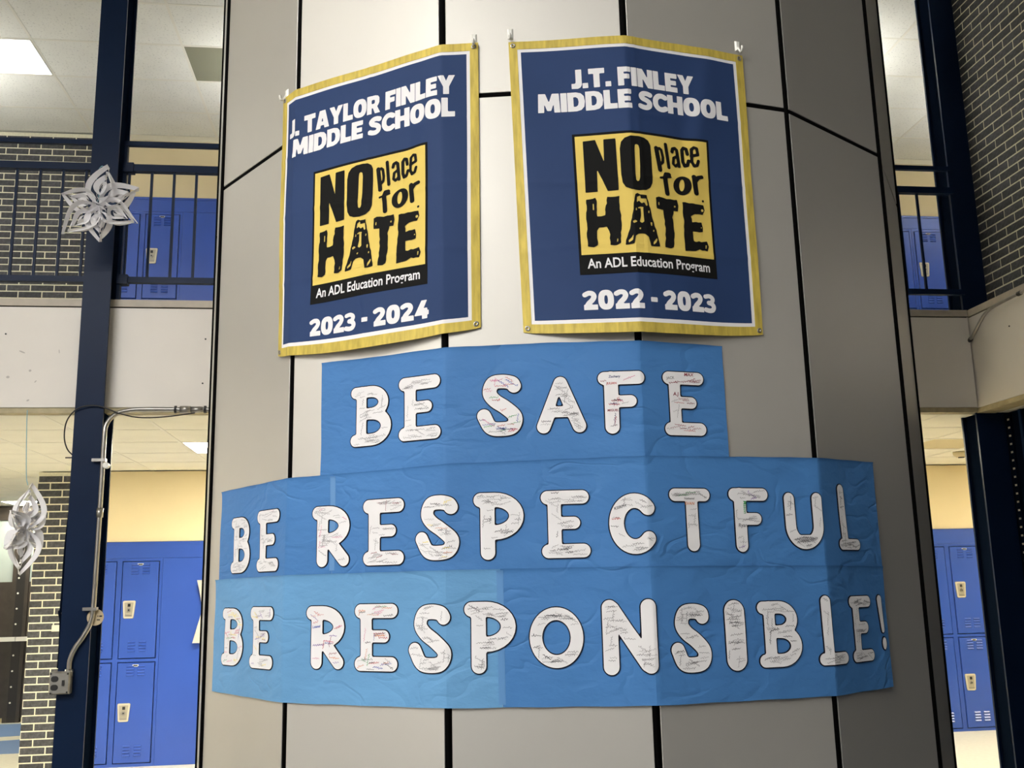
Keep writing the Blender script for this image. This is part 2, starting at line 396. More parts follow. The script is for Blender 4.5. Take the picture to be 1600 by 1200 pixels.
troffer('ceiling_light', LX2[3], LX2[4], LY2[5], LY2[6], ZC, M['lamp_lower'], 'distant ceiling light beyond the brick pier at far left')
# atrium lights (outside the frame, they light the column)
n = 0
for (x, y) in [(x_, y_) for x_ in (-5.9, -4.3, -2.7) for y_ in (-4.6, -3.1, -1.6, -.1)] + [(1.2, -4.6)]:  # the single last lamp is added to brighten the right-hand facets
    troffer('ceiling_light', x - .65, x + .65, y - .33, y + .33, ZU - .02, M['lamp_atrium'],
            'unseen recessed ceiling light over the hall floor', 'lights over the hall')
for x in (8.0, 1.5, -6.3):  # out-of-view lamps put in to give the upper corridor more light
    troffer('ceiling_light', x - .33, x + .33, 8.6, 9.1, ZU - .02, M['lamp_upper'], 'unseen ceiling light added above the upper corridor', 'added lights over the upper corridor')
troffer('ceiling_light', 7.2, 8.5, 8.42, 9.05, ZC - .02, M['lamp_lower'], 'unseen ceiling light added above the lower corridor at the right', 'added lights over the lower corridor')  # this and the next: out-of-view lamps added to brighten the lower corridor
troffer('ceiling_light', -5.9, -4.6, 8.42, 9.05, ZC - .02, M['lamp_lower'], 'unseen ceiling light added above the lower corridor at the left', 'added lights over the lower corridor')
# added uplights that brighten the upper ceiling (hidden behind the column and beside the frame)
for (x0_, x1_, y_) in ((-6.6, -4.0, 8.9), (-1.1, 1.3, 8.9), (1.7, 4.25, 8.35), (6.15, 8.6, 8.6)):
    t = empty('added_uplight', ((x0_ + x1_) / 2, y_, 5.75)); tag(t, 'long unseen uplight added to brighten the upper corridor ceiling', 'added light', 'added uplights of the upper corridor'); w_ = (x1_ - x0_) / 2
    MB().box(-w_, w_, -.12, .12, -.05, 0).box(-w_, w_, -.12, -.11, 0, .05).box(-w_, w_, .11, .12, 0, .05).build('tray', M['fascia'], t)
    MB().box(-w_ + .02, w_ - .02, -.10, .10, .005, .015).build('diffuser', M['lamp_added'], t)
    for k_ in (-.8, .8): MB().box(w_ * k_ - .004, w_ * k_ + .004, -.004, .004, .016, ZU - 5.75 - .001).build('hanger', M['steel'], t)
# smoke detector on lower right ceiling
t = empty('smoke_detector', (5.66, 9.30, ZC)); tag(t, 'small cream detector on the lower corridor ceiling at right', 'detector')
MB().tube([(0, 0, 0), (0, 0, -.03), (0, 0, -.05)], [.075, .07, .045], 20).build('base', M['tile_stain'], t, True)
MB().tube([(0, 0, -.05), (0, 0, -.058)], .03, 14).build('sensor', M['black'], t)

# ================================================================ COLUMN
col = empty('panel_clad_column', (CTR[0], CTR[1], 0)); tag(col, 'huge many-sided column clad in satin grey metal panels', 'column')
core = MB(); pv = [vtx(k, RV - .0045) for k in range(NF)]
core.add([(p[0] - CTR[0], p[1] - CTR[1], z) for z in (0, ZU) for p in pv], [tuple(range(NF))[::-1], tuple(range(NF, 2 * NF))] + [(i, (i + 1) % NF, NF + (i + 1) % NF, NF + i) for i in range(NF)])
core.build('reveal_core', M['joint'], col)
gk = None
for k in range(NF):
    q = vtx(k, RV - (.003 if k >= 4 else .0105)) - CTR
    if gk is None: o = MB().tube([(0, 0, .118), (0, 0, ZU - .001)], .0115, 10).build('gasket', M['joint'], col, True); gk = o.data
    else: o = link('gasket', gk, col)
    o.location = (q[0], q[1], 0)
    A, B = vtx(k), vtx(k + 1); e = (B - A) / WF; nn = ((A + B) / 2 - CTR) / AP
    for (z0, z1) in ((.12, 3.366), (3.384, ZU - .01)):
        g, c = .0135, .0012
        a, b = g, WF - g
        pts = []
        for (o_, ins) in ((-.0036, 0), (-c, 0), (0, c)):
            for (s_, z_) in ((a + ins, z0 + ins), (b - ins, z0 + ins), (b - ins, z1 - ins), (a + ins, z1 - ins)):
                q = A + e * s_ + nn * o_ - CTR; pts.append((q[0], q[1], z_))
        fs = [(0, 3, 2, 1), (8, 9, 10, 11)]
        for i in range(4):
            j = (i + 1) % 4; fs += [(i, j, 4 + j, 4 + i), (4 + i, 4 + j, 8 + j, 8 + i)]
        MB().add(pts, fs).build('cladding_panel', M['panel'], col)
MB().add([(q[0] * .995, q[1] * .995, z) for z in (0, .118) for q in [vtx(k) - CTR for k in range(NF)]],
         [tuple(range(NF))[::-1], tuple(range(NF, 2 * NF))] + [(i, (i + 1) % NF, NF + (i + 1) % NF, NF + i) for i in range(NF)]).build('plinth', M['joint'], col)

# ================================================================ POSTS, RAILINGS
def post(name, x0, x1, y0, y1, label, parts=True):
    t = empty(name, ((x0 + x1) / 2, (y0 + y1) / 2, 0)); tag(t, label, 'post')
    w, d = (x1 - x0) / 2, (y1 - y0) / 2
    MB().box(-w, w, -d, -d + .018, 0, ZU).build('front_flange', M['navy_paint'], t)
    MB().box(-w, w, d - .018, d, 0, ZU).build('rear_flange', M['navy_paint'], t)
    MB().box(-w + .022, w - .022, -d + .018, d - .018, 0, ZU).build('web', M['dark'], t)
    return t
post('steel_post', -2.073, -1.890, 6.90, 7.20 - .03, 'navy painted steel post on the left, carrying the conduit and outlet box')
post('steel_post', 4.452, 4.72, 7.052, 7.26, 'navy painted steel post in the right corner of the balcony')
def railing(name, x0, x1, bal, label, collars=()):
    t = empty(name, ((x0 + x1) / 2, YF + .03, ZF2)); tag(t, label, 'railing'); cx = (x0 + x1) / 2; y = 0
    def bar(nm, z, hh, dd):
        m_ = MB(); c = .006
        m_.box(x0 - cx, x1 - cx, y - dd / 2, y + dd / 2, z - hh / 2 - ZF2, z + hh / 2 - ZF2).build(nm, M['navy_paint'], t)
    bar('upper_rail', 4.787, .034, .034); bar('top_rail', 4.598, .052, .05); bar('bottom_rail', 3.763, .042, .04)
    mesh = None
    for b in bal:
        if mesh is None:
            o = MB().box(-.0085, .0085, -.0085, .0085, 3.784 - ZF2, 4.572 - ZF2).build('baluster', M['navy_paint'], t); mesh = o.data
        else: o = link('baluster', mesh, t)
        o.location = (b - cx, 0, 0)
    for x in collars:
        m_ = MB()
        for z in (4.598, 3.763): m_.box(x - .035 - cx, x + .035 - cx, -.034, .034, z - .034 - ZF2, z + .034 - ZF2)
        o = m_.build('end_bracket', M['navy_paint'], t); o['kind'] = 'stuff'
    for x in (x0 + .012 - cx, x1 - .012 - cx):
        MB().box(x - .012, x + .012, -.012, .012, .012, 4.80 - ZF2).build('end_post', M['navy_paint'], t)
    return t
railing('balcony_railing', -5.9, -2.076, [-2.136 - .156 * i for i in range(0, 24)], 'navy balcony railing with thin balusters, left of the left post')
railing('balcony_railing', -1.885, 1.9, [-1.841 + .1555 * i for i in range(0, 23)], 'navy balcony railing between the left post and the column', (-1.845,))
railing('balcony_railing', 2.1, 4.448, [4.145 - .158 * i for i in range(0, 13)], 'navy balcony railing between the column and the right post')

# ================================================================ LOCKERS
def sdf_poly(X, Y, P):
    P = np.array(P, float); d = np.full(X.shape, 1e9); s = np.ones(X.shape); n = len(P)
    for i in range(n):
        a, b = P[i], P[i - 1]; ex, ey = b - a; wx, wy = X - a[0], Y - a[1]
        t = np.clip((wx * ex + wy * ey) / (ex * ex + ey * ey + 1e-18), 0, 1)
        d = np.minimum(d, (wx - ex * t) ** 2 + (wy - ey * t) ** 2)
        c1 = Y >= a[1]; c2 = Y < b[1]; c3 = ex * wy > ey * wx
        s = np.where((c1 & c2 & c3) | (~c1 & ~c2 & ~c3), -s, s)
    return s * np.sqrt(d)
def sdf_line(X, Y, P, r):
    d = np.full(X.shape, 1e9)
    rs = r if isinstance(r, (list, tuple)) else [r] * len(P)
    if len(P) == 1: return np.hypot(X - P[0][0], Y - P[0][1]) - rs[0]
    for i in range(len(P) - 1):
        a, b = P[i], P[i + 1]; ex, ey = b[0] - a[0], b[1] - a[1]; wx, wy = X - a[0], Y - a[1]
        t = np.clip((wx * ex + wy * ey) / (ex * ex + ey * ey + 1e-18), 0, 1)
        d = np.minimum(d, np.hypot(wx - ex * t, wy - ey * t) - (rs[i] + (rs[i + 1] - rs[i]) * t))
    return d
def ell(cx, cy, rx, ry, a0=0, a1=360, n=36, p=1.0):
    out = []
    for i in range(n + (0 if a1 - a0 >= 360 else 1)):
        a = math.radians(a0 + (a1 - a0) * i / n); c, s = math.cos(a), math.sin(a)
        out.append((cx + rx * math.copysign(abs(c) ** p, c), cy + ry * math.copysign(abs(s) ** p, s)))
    return out
def march(F, xs, ys, iso=0.0):
    """2-D region F<iso as welded polygons: returns vertices (x, y) and faces"""
    V = []; idx = {}; faces = []
    ins = F < iso; nx, ny = len(xs), len(ys)
    def gv(i, j):
        k = (i, j)
        if k not in idx: idx[k] = len(V); V.append((xs[i], ys[j]))
        return idx[k]
    def ev(i, j, i2, j2):
        if (i2, j2) < (i, j): i, j, i2, j2 = i2, j2, i, j
        k = (i, j, i2, j2)
        if k not in idx:
            a, b = F[j, i] - iso, F[j2, i2] - iso; t = min(max(a / (a - b), .02), .98)
            idx[k] = len(V); V.append((xs[i] + (xs[i2] - xs[i]) * t, ys[j] + (ys[j2] - ys[j]) * t))
        return idx[k]
    cnt = ins[:-1, :-1].astype(int) + ins[1:, :-1] + ins[:-1, 1:] + ins[1:, 1:]
    for j, i in zip(*np.nonzero(cnt)):
        c = [(i, j), (i + 1, j), (i + 1, j + 1), (i, j + 1)]
        if cnt[j, i] == 4: faces.append(tuple(gv(*q) for q in c)); continue
        f = []
        for a in range(4):
            p, q = c[a], c[(a + 1) % 4]; ip, iq = ins[p[1], p[0]], ins[q[1], q[0]]
            if ip: f.append(gv(*p))
            if ip != iq: f.append(ev(*p, *q))
        if len(f) >= 3: faces.append(tuple(f))
    return V, faces
def grid(x0, x1, y0, y1, h):
    nx = max(2, int(math.ceil((x1 - x0) / h)) + 1); ny = max(2, int(math.ceil((y1 - y0) / h)) + 1)
    xs = np.linspace(x0, x1, nx); ys = np.linspace(y0, y1, ny); X, Y = np.meshgrid(xs, ys); return xs, ys, X, Y

def handle_mesh():
    mb = MB(); w, h = .060, .083
    xs, ys, X, Y = grid(-.075, .075, -.095, .095, .006)
    P = [(-.038, -h + .014), (.030, -h + .014), (w - .018, h - .014), (-w + .012, h - .014)]
    F = sdf_poly(X, Y, P) - .013
    V, Fc = march(F, xs, ys); mb.add([(x, -.009, y) for x, y in V], Fc, 0)
    V, Fc = march(F, xs, ys, -.0005); mb.add([(x, -.001, y) for x, y in V], Fc, 0)
    # side skirt
    from collections import Counter
    V, Fc = march(F, xs, ys); E = Counter()
    for f in Fc:
        for a in range(len(f)): E[(f[a], f[(a + 1) % len(f)])] += 1
    for (a, b) in list(E):
        if (b, a) not in E:
            mb.add([(V[a][0], -.009, V[a][1]), (V[b][0], -.009, V[b][1]), (V[b][0] * 1.05, 0, V[b][1] * 1.04), (V[a][0] * 1.05, 0, V[a][1] * 1.04)], [(0, 1, 2, 3)], 0)
    V, Fc = march(F, xs, ys, -.014); mb.add([(x, -.0098, y) for x, y in V], Fc, 1)
    mb.box(-.014, .012, -.013, -.0099, .028, .056, 2)
    mb.tube([(-.001, -.0098, -.004), (-.001, -.020, -.004)], .017, 14, 3); mb.tube([(-.001, -.0201, -.004), (-.001, -.022, -.004)], .007, 10, 2)
    mb.box(-.030, .030, -.013, -.0099, -.060, -.052, 3)
    return mb
LK = {}
def locker(x0, x1, zb, label, seen_knob=True):
    """two-tier locker unit; x0..x1 = door edges"""
    t = empty('locker', ((x0 + x1) / 2, YB, zb)); tag(t, label, 'locker'); w = (x1 - x0) / 2; fw = w + .0285
    f = MB()
    f.box(-fw, -w - .003, -.0, .33, 0.0, 1.949); f.box(w + .003, fw, -.0, .33, 0, 1.949)
    f.box(-w - .003, w + .003, 0, .33, 0, .030); f.box(-w - .003, w + .003, 0, .33, .966 - .004, .990); f.box(-w - .003, w + .003, 0, .33, 1.922, 1.949)
    f.build('frame', M['locker'], t)
    MB().box(-w - .003, w + .003, .30, .32, .03, 1.922).build('back', M['dark'], t)
    for (z0, z1) in ((.033, .958), (.994, 1.918)):
        d = link('door', LK['door'], t) if 'door' in LK else None
        if d is None:
            m_ = MB().cbox(-.1705, .1705, -.010, .012, .004, .921, .004); d = m_.build('door', M['locker'], t); LK['door'] = d.data
        d.location = (0, 0, z0); d.scale = (w / .1755, 1, 1)
        if 'handle' not in LK:
            o = handle_mesh().build('handle', [M['cream_metal'], M['cup'], M['black'], M['steel']], d); LK['handle'] = o.data
            p = MB().box(-.028, .028, -.0035, 0, -.010, .010, 0).box(-.020, .020, -.0042, -.0036, -.006, .006, 1).build('number_plate', [M['white_plastic'], M['black']], d); LK['plate'] = p.data
            l = MB()
            for (cx, zs) in ((-.052, .80), (.052, .80), (-.052, .065), (.052, .065)):
                for k in range(4):
                    z = zs + k * .028
                    l.add([(cx - .038, 0, z), (cx + .038, 0, z), (cx + .030, -.009, z + .003), (cx - .030, -.009, z + .003), (cx - .033, 0, z + .016), (cx + .033, 0, z + .016)],
                          [(0, 1, 2, 3), (3, 2, 5, 4), (0, 3, 4), (1, 5, 2)])
            l = l.build('louvers', M['locker'], d); LK['louv'] = l.data; l['kind'] = 'stuff'
        else:
            o = link('handle', LK['handle'], d); p = link('number_plate', LK['plate'], d); l = link('louvers', LK['louv'], d); l['kind'] = 'stuff'
        o.location = (-.090, -.0105, .463); p.location = (-.004, -.0105, .895); l.location = (0, -.0103, 0)
    return t
def locker_row(zb, doors, hx0, hx1, fill, labels, tlab):
    for (a, b), lb in zip(doors, labels): locker(a, b, zb, lb)
    m_ = MB().box(hx0, hx1, YB - .004, YB + .33, zb + 1.950, zb + 2.108)
    m_.box(hx0, hx1, YB - .010, YB - .0045, zb + 2.084, zb + 2.108)
    tag(m_.build('locker_header', M['locker']), tlab + ' header strip on top of the lockers', 'locker trim')
    for (a, b, lab) in fill:
        tag(MB().cbox(a, b, YB - .003, YB + .33, zb, zb + 1.949, .003).build('filler_panel', M['locker']), lab, 'panel')
p = .404
locker_row(0, [(-2.578, -2.229), (-2.578 - p, -2.229 - p)], -2.98, 1.2, [(-2.199, -1.0, 'plain blue filler panel beside the lower left lockers, a paper stuck on it')],
           ['blue two-tier locker on the ground floor left, the whole one beside the filler panel', 'blue two-tier locker on the ground floor left, half hidden by the navy post'], 'lower left blue')
locker_row(ZF2 + .01, [(-2.536, -2.188), (-2.536 - p, -2.188 - p)], -2.98, 1.2, [(-2.158, -1.0, 'plain blue filler panel beside the upper left lockers behind the railing')],
           ['blue locker on the upper floor left, its handle showing between the balusters', 'blue locker on the upper floor left, partly hidden by the snowflake and post'], 'upper left blue')
R0 = [(6.066 - p * i, 6.415 - p * i) for i in range(5)]
locker_row(0, R0, 4.42, 6.475, [(6.445, 6.475, 'narrow blue end strip of the lower right lockers')],
           ['blue two-tier locker on the ground floor right, the widest one in view', 'blue two-tier locker on the ground floor right, cut off by the column edge'] +
           ['blue two-tier locker on the ground floor hidden behind the column'] * 3, 'lower right blue')
R1 = [(6.049 - p * i, 6.392 - p * i) for i in range(5)]
locker_row(ZF2 + .01, R1, 4.40, 6.452, [(6.422, 6.452, 'narrow blue end strip of the upper right lockers')],
           ['blue locker on the upper floor right with its handle beside a baluster', 'blue locker on the upper floor right, cut off by the column edge'] +
           ['blue locker on the upper floor hidden behind the column'] * 3, 'upper right blue')
for o in list(bpy.data.objects):
    if o.name.startswith('locker') and 'hidden behind the column' in o.get('label', ''):
        o['group'] = 'lockers behind the column'
# curled paper on the filler panel
mb = MB(); n = 14
for i in range(n + 1):
    v = i / n; z = 1.725 - .60 * v; xl = -1.852 + .045 * math.sin(min(v * 1.9, 1) * PI / 2) - .068 * max(0, v - .5) * 2
    for j in range(7):
        u = j / 6; x = xl + (-1.45 - xl) * u
        y = YB - .012 - .06 * (1 - u) ** 2 * abs(2 * v - 1)
        mb.v.append((x, y, z))
for i in range(n):
    for j in range(6): mb.f.append((i * 7 + j, i * 7 + j + 1, i * 7 + j + 8, i * 7 + j + 7)); mb.m.append(0)
o = mb.build('wall_poster', M['poster'], None, True); tag(o, 'white curled paper on the blue panel beside the column edge', 'paper')

# ================================================================ BLUE PAPER
def wr(s, z):
    s = np.asarray(s, float); z = np.asarray(z, float)
    return (.0010 * np.sin(9 * s + 5 * z + 1.3) * np.sin(14 * z + 3 * s) + .0007 * np.sin(23 * s - 17 * z) + .0006 * np.sin(31 * z + 11 * s + .7) + .0035)
def nz(s, z):
    return wr(s, z)
def sheet(name, top, bot, s0, s1, off, m, parent, lip=True):
    """paper strip on the column; top / bot = lists of (s, z)"""
    ss = set(np.round(np.linspace(s0, s1, int((s1 - s0) / .02) + 2), 4).tolist())
    for k in range(-2, 5):
        if s0 < k * WF < s1: ss |= {k * WF}
    ss = np.array(sorted(ss)); zt = np.interp(ss, *zip(*top)); zb = np.interp(ss, *zip(*bot)); TT = np.concatenate([[0, .006, .016, .035], np.linspace(.07, 1, 20)]); nv = len(TT)
    zt = zt + .0005 * np.sin(ss * 37); zb = zb + .0007 * np.sin(ss * 29 + 1)
    T = TT[:, None]; off = off + (.0035 * np.exp(-T / .014) if lip else 0) * np.ones((1, len(ss))); Z = zt[None] + (zb - zt)[None] * T; S = np.repeat(ss[None], nv, 0)
    P = surf(S, Z, off + nz(S, Z)); Q = surf(S, Z, off + nz(S, Z) - .0006); nx = len(ss)
    mb = MB(); mb.v = [tuple(q) for q in P.reshape(-1, 3)] + [tuple(q) for q in Q.reshape(-1, 3)]; N_ = nx * nv
    for j in range(nv - 1):
        for i in range(nx - 1):
            a = j * nx + i; mb.f.append((a, a + 1, a + nx + 1, a + nx)); mb.f.append((N_ + a, N_ + a + nx, N_ + a + nx + 1, N_ + a + 1)); mb.m += [0, 0]
    rim = [i for i in range(nx)] + [j * nx + nx - 1 for j in range(1, nv)] + [(nv - 1) * nx + i for i in range(nx - 2, -1, -1)] + [j * nx for j in range(nv - 2, 0, -1)]
    for i in range(len(rim)):
        a, b = rim[i], rim[(i + 1) % len(rim)]; mb.f.append((a, b, N_ + b, N_ + a)); mb.m.append(0)
    o = mb.build(name, m, parent, True); o.data.set_sharp_from_angle(angle=.7); return o
OFF = [.0045, .0015, .0045]     # row 1 lies over row 2, row 3 over row 2
r1 = empty('blue_paper_strip'); tag(r1, 'blue paper strip carrying BE SAFE, the uppermost and shortest', 'paper strip')
r2 = empty('blue_paper_strip'); tag(r2, 'blue paper strip carrying BE RESPECTFUL, the middle one', 'paper strip')
r3 = empty('blue_paper_strip'); tag(r3, 'blue paper strip carrying BE RESPONSIBLE!, the lowest and longest', 'paper strip')
sheet('sheet', [(.149, 2.432), (.42, 2.425), (.69, 2.424), (1.02, 2.4265), (1.33, 2.422), (1.69, 2.419)], [(.149, 2.0), (1.67, 2.0)], .149, 1.675, .0015, M['paper_b'], r1)
t2 = [(-.552, 2.006), (0, 2.011), (.42, 2.011), (1.01, 2.018), (1.67, 2.024), (2.03, 2.027), (2.404, 2.034)]
b2 = [(-.553, 1.640), (2.404, 1.6306)]
sheet('sheet', t2, b2, -.552, .208, .0042, M['paper_b'], r2)
sheet('sheet', t2, b2, .209, 2.404, .0042, M['paper_b'], r2)
t3 = [(-.583, 1.651), (-.04, 1.657), (.85, 1.657), (1.32, 1.655), (2.08, 1.646), (2.412, 1.642)]
b3 = [(-.564, 1.2155), (0, 1.211), (.87, 1.214), (1.36, 1.213), (2.03, 1.2075), (2.397, 1.2085)]
sheet('sheet', t3, b3, -.575, .858, .0066, M['paper_a'], r3)['label'] = 'lighter blue left half'
sheet('sheet', t3, b3, .859, 2.400, .0066, M['paper_b'], r3)
sheet('tape_strip', [(-9, 2.003), (9, 2.003)], [(-9, 1.668), (9, 1.668)], .198, .220, .0048, M['tape'], r2)
sheet('tape_strip', [(-9, 1.652), (9, 1.652)], [(-9, 1.222), (9, 1.222)], .846, .868, .0072, M['tape'], r3)

# ================================================================ PAPER LETTERS
def bowl(x0, yt, yb, reach, n=14):
    cy = (yt + yb) / 2; return [(x0 + (reach - x0) * math.cos(a), cy + (yt - cy) * math.sin(a)) for a in [PI / 2 - PI * i / n for i in range(n + 1)]]
def glyph(c, w, h):
    r = min(.0268, w * .155); sx = r + w * .13
    L = []; sub = []; pol = []
    if c in 'EF':
        L += [([(r, h - r), (w - r, h - r)], r), ([(sx, h * .515), (w * .81 - .023, h * .515)], .0235)]
        if c == 'E': L += [([(r, r), (w - r, r)], r), ([(sx, r), (sx, h - r)], r * .98)]
        else: L += [([(sx, r * 1.05), (sx, h - r)], r * 1.05)]
    elif c == 'B':
        r = min(.0245, w * .145)
        m_ = h * .53
        L += [([(r, h - r), (w * .5, h - r)] + bowl(w * .5, h - r, m_, w * .94 - r) + [(sx, m_)], r * .97),
              ([(w * .5, m_)] + bowl(w * .52, m_, r, w - r) + [(r, r)], r), ([(sx, r), (sx, h - r)], r)]
    elif c in 'PR':
        yb = h * .405 if c == 'P' else h * .44
        L += [([(r, h - r), (w * .42, h - r)] + bowl(w * .42, h - r, yb, w - r * 1.02) + [(sx, yb)], r * 1.02), ([(sx, r), (sx, h - r)], r * 1.02)]
        if c == 'R': L += [([(w * .46, yb), (w - r * 1.05, r)], r)]
    elif c == 'S':
        r = .0272
        P = [(w - r - .004, h * .80), (w * .76, h - r - .006), (w * .56, h - r), (w * .36, h * .85), (w * .29, h * .70), (w * .40, h * .575), (w * .62, h * .46), (w - r - .002, h * .31),
             (w * .76, h * .155), (w * .52, r), (w * .30, h * .155), (r, h * .335)]
        L += [(crom(P, 5), r)]
    elif c == 'C':
        r = .0275; L += [(ell(w * .52, h * .5, w * .52 - r, h * .5 - r, 42, 318, 30), r)]
    elif c == 'A':
        r = .0262; L += [([(r, r), (w * .5, h - r), (w - r, r)], r)]
        pol += [[(w * .27, h * .27), (w * .73, h * .27), (w * .60, h * .7), (w * .4, h * .7)]]
        sub += [[(w * .415, h * .49), (w * .525, h * .49), (w * .465, h * .625)]]
    elif c == 'T': L += [([(r, h - r), (w - r, h - r)], r), ([(w * .54, h - r), (w * .54, r)], .0252)]
    elif c == 'U':
        r = .0235; L += [([(r, h - r)] + [(w / 2 - (w / 2 - r) * math.cos(a), h * .42 - (h * .42 - r) * math.sin(a)) for a in [PI * i / 20 for i in range(21)]] + [(w - r, h - r)], r)]
        L += [([(w * .35, h * .12 + .01), (w * .65, h * .12 + .01)], .021)]
    elif c == 'L': L += [([(w * .27, h - .022), (w * .30, h * .2)], .0225), ([(r, r), (w - r, r)], r)]
    elif c == 'N':
        r = .0285; L += [([(r, r), (r, h - r), (w - r, r * 1.1), (w - r, h - r)], r), ([(r * 1.25, h - r * 1.2), (w - r * 1.3, r * 1.3)], r)]
    elif c == 'O': r = .0238; L += [(ell(w / 2, h / 2, w / 2 - r, h / 2 - r, 0, 359.9, 40), r)]
    elif c == 'I': r = w / 2; L += [([(r, r), (r, h - r)], r)]
    elif c == '!': L += [([(w * .40, h - .019), (w * .62, .073)], [.0185, .0125])]
    def F(X, Y):
        d = np.full(X.shape, 1e9)
        for P, r_ in L: d = np.minimum(d, sdf_line(X, Y, P, r_))
        for P in pol: d = np.minimum(d, sdf_poly(X, Y, P))
        for P in sub: d = np.maximum(d, -sdf_poly(X, Y, P))
        return d
    return F
PENS = ['pencil', 'grey', 'black', 'red', 'maroon', 'pink', 'blue', 'navy', 'green', 'orange', 'purple', 'yellow']
PM = [M['ink_' + n_ + '_pen'] for n_ in PENS]
def scribbles(F, w, h, mix, n, rng, place, avoid=()):
    """pseudo-handwriting: short looping pen strokes kept inside the letter"""
    mb = MB(); got = 0
    for _ in range(n * 7):
        if got >= n: break
        x0, y0 = rng.uniform(.006, w - .01), rng.uniform(.008, h - .008)
        ang = rng.choice([0, 0, 0, 0, .1, -.1, .15, .3, -.6, 1.4]) + rng.uniform(-.08, .08); ln = rng.uniform(.022, .05); ht = rng.uniform(.0022, .0042)
        pen = PENS.index(rng.choice(mix)); k = int(ln / .0016); ph = rng.uniform(0, 6); pts = []
        for i in range(k):
            t = i / k; xx = t * ln + .0012 * math.sin(i * 1.7 + ph); yy = ht * math.sin(i * 1.25 + ph) * (.6 + .4 * math.sin(i * .37 + ph * 2)) + (.003 if rng.random() < .06 else 0)
            pts.append((x0 + xx * math.cos(ang) - yy * math.sin(ang), y0 + xx * math.sin(ang) + yy * math.cos(ang)))
        A = np.array(pts)
        if len(A) < 4 or (F(A[:, 0], A[:, 1]) > -.0065).any(): continue
        if any(((A[:, 0] > a0) & (A[:, 0] < a1) & (A[:, 1] > c0) & (A[:, 1] < c1)).any() for a0, a1, c0, c1 in avoid): continue
        got += 1; hw = rng.uniform(.0004, .00065) if pen < 2 else rng.uniform(.0005, .0008)
        for i in range(len(pts) - 1):
            (a, b), (c, d) = pts[i], pts[i + 1]; l_ = math.hypot(c - a, d - b) + 1e-9; nx_, ny_ = -(d - b) / l_ * hw, (c - a) / l_ * hw
            mb.add(place([(a + nx_, b + ny_), (c + nx_, d + ny_), (c - nx_, d - ny_), (a - nx_, b - ny_)], .0012), [(0, 1, 2, 3)], pen)
    return mb
def skirt(V, Fc, place, o0, o1, mb, mi=0):
    E = set()
    for f in Fc:
        for a in range(len(f)): E.add((f[a], f[(a + 1) % len(f)]))
    B = [(a, b) for (a, b) in E if (b, a) not in E]
    if not B: return
    ids = sorted({i for e in B for i in e}); mp = {k: i for i, k in enumerate(ids)}; P = [V[i] for i in ids]; n_ = len(P)
    mb.add(list(place(P, o0)) + list(place(P, o1)), [(mp[a], mp[b], n_ + mp[b], n_ + mp[a]) for a, b in B], mi)
def text_flat(txt, size, offset=0.0, shear=0.0, align='LEFT'):
    cu = bpy.data.curves.new('tmp', 'FONT'); cu.body = txt; cu.size = size; cu.offset = offset; cu.shear = shear; cu.align_x = align; cu.resolution_u = 3
    o = bpy.data.objects.new('tmp', cu); COL.objects.link(o); dg = bpy.context.evaluated_depsgraph_get(); dg.update()
    me = bpy.data.meshes.new_from_object(o.evaluated_get(dg)); bpy.data.objects.remove(o); bpy.data.curves.remove(cu)
    V = [(v.co.x, v.co.y) for v in me.vertices]; Fc = [tuple(p_.vertices) for p_ in me.polygons]; bpy.data.meshes.remove(me)
    return V, Fc
ROWS = [
 ('BE SAFE', .0015, [('B', 0.281, 0.460, 2.100, 2.324), ('E', 0.487, 0.663, 2.103, 2.336), ('S', 0.786, 0.949, 2.101, 2.322), ('A', 0.990, 1.164, 2.105, 2.307), ('F', 1.202, 1.369, 2.097, 2.318), ('E', 1.431, 1.594, 2.091, 2.320)]),
 ('BE RESPECTFUL', .0042, [('B', -0.447, -0.277, 1.671, 1.894), ('E', -0.225, -0.046, 1.671, 1.906), ('R', 0.119, 0.289, 1.679, 1.900), ('E', 0.341, 0.516, 1.678, 1.912), ('S', 0.557, 0.727, 1.688, 1.912), ('P', 0.770, 0.944, 1.685, 1.914),
   ('E', 0.996, 1.163, 1.685, 1.915), ('C', 1.221, 1.390, 1.692, 1.899), ('T', 1.431, 1.590, 1.699, 1.915), ('F', 1.656, 1.816, 1.694, 1.918), ('U', 1.874, 2.033, 1.701, 1.904), ('L', 2.118, 2.262, 1.699, 1.940)]),
 ('BE RESPONSIBLE!', .0066, [('B', -0.498, -0.308, 1.319, 1.542), ('E', -0.254, -0.070, 1.318, 1.547), ('R', 0.103, 0.272, 1.327, 1.548), ('E', 0.311, 0.491, 1.323, 1.553), ('S', 0.530, 0.698, 1.321, 1.549), ('P', 0.735, 0.910, 1.319, 1.554),
   ('O', 0.948, 1.129, 1.332, 1.532), ('N', 1.185, 1.368, 1.307, 1.552), ('S', 1.410, 1.562, 1.307, 1.533), ('I', 1.611, 1.692, 1.305, 1.541), ('B', 1.735, 1.906, 1.310, 1.534), ('L', 1.967, 2.117, 1.307, 1.547), ('E', 2.144, 2.291, 1.307, 1.541),
   ('!', 2.331, 2.380, 1.339, 1.542)])]
G = ['pencil', 'pencil', 'pencil', 'grey']
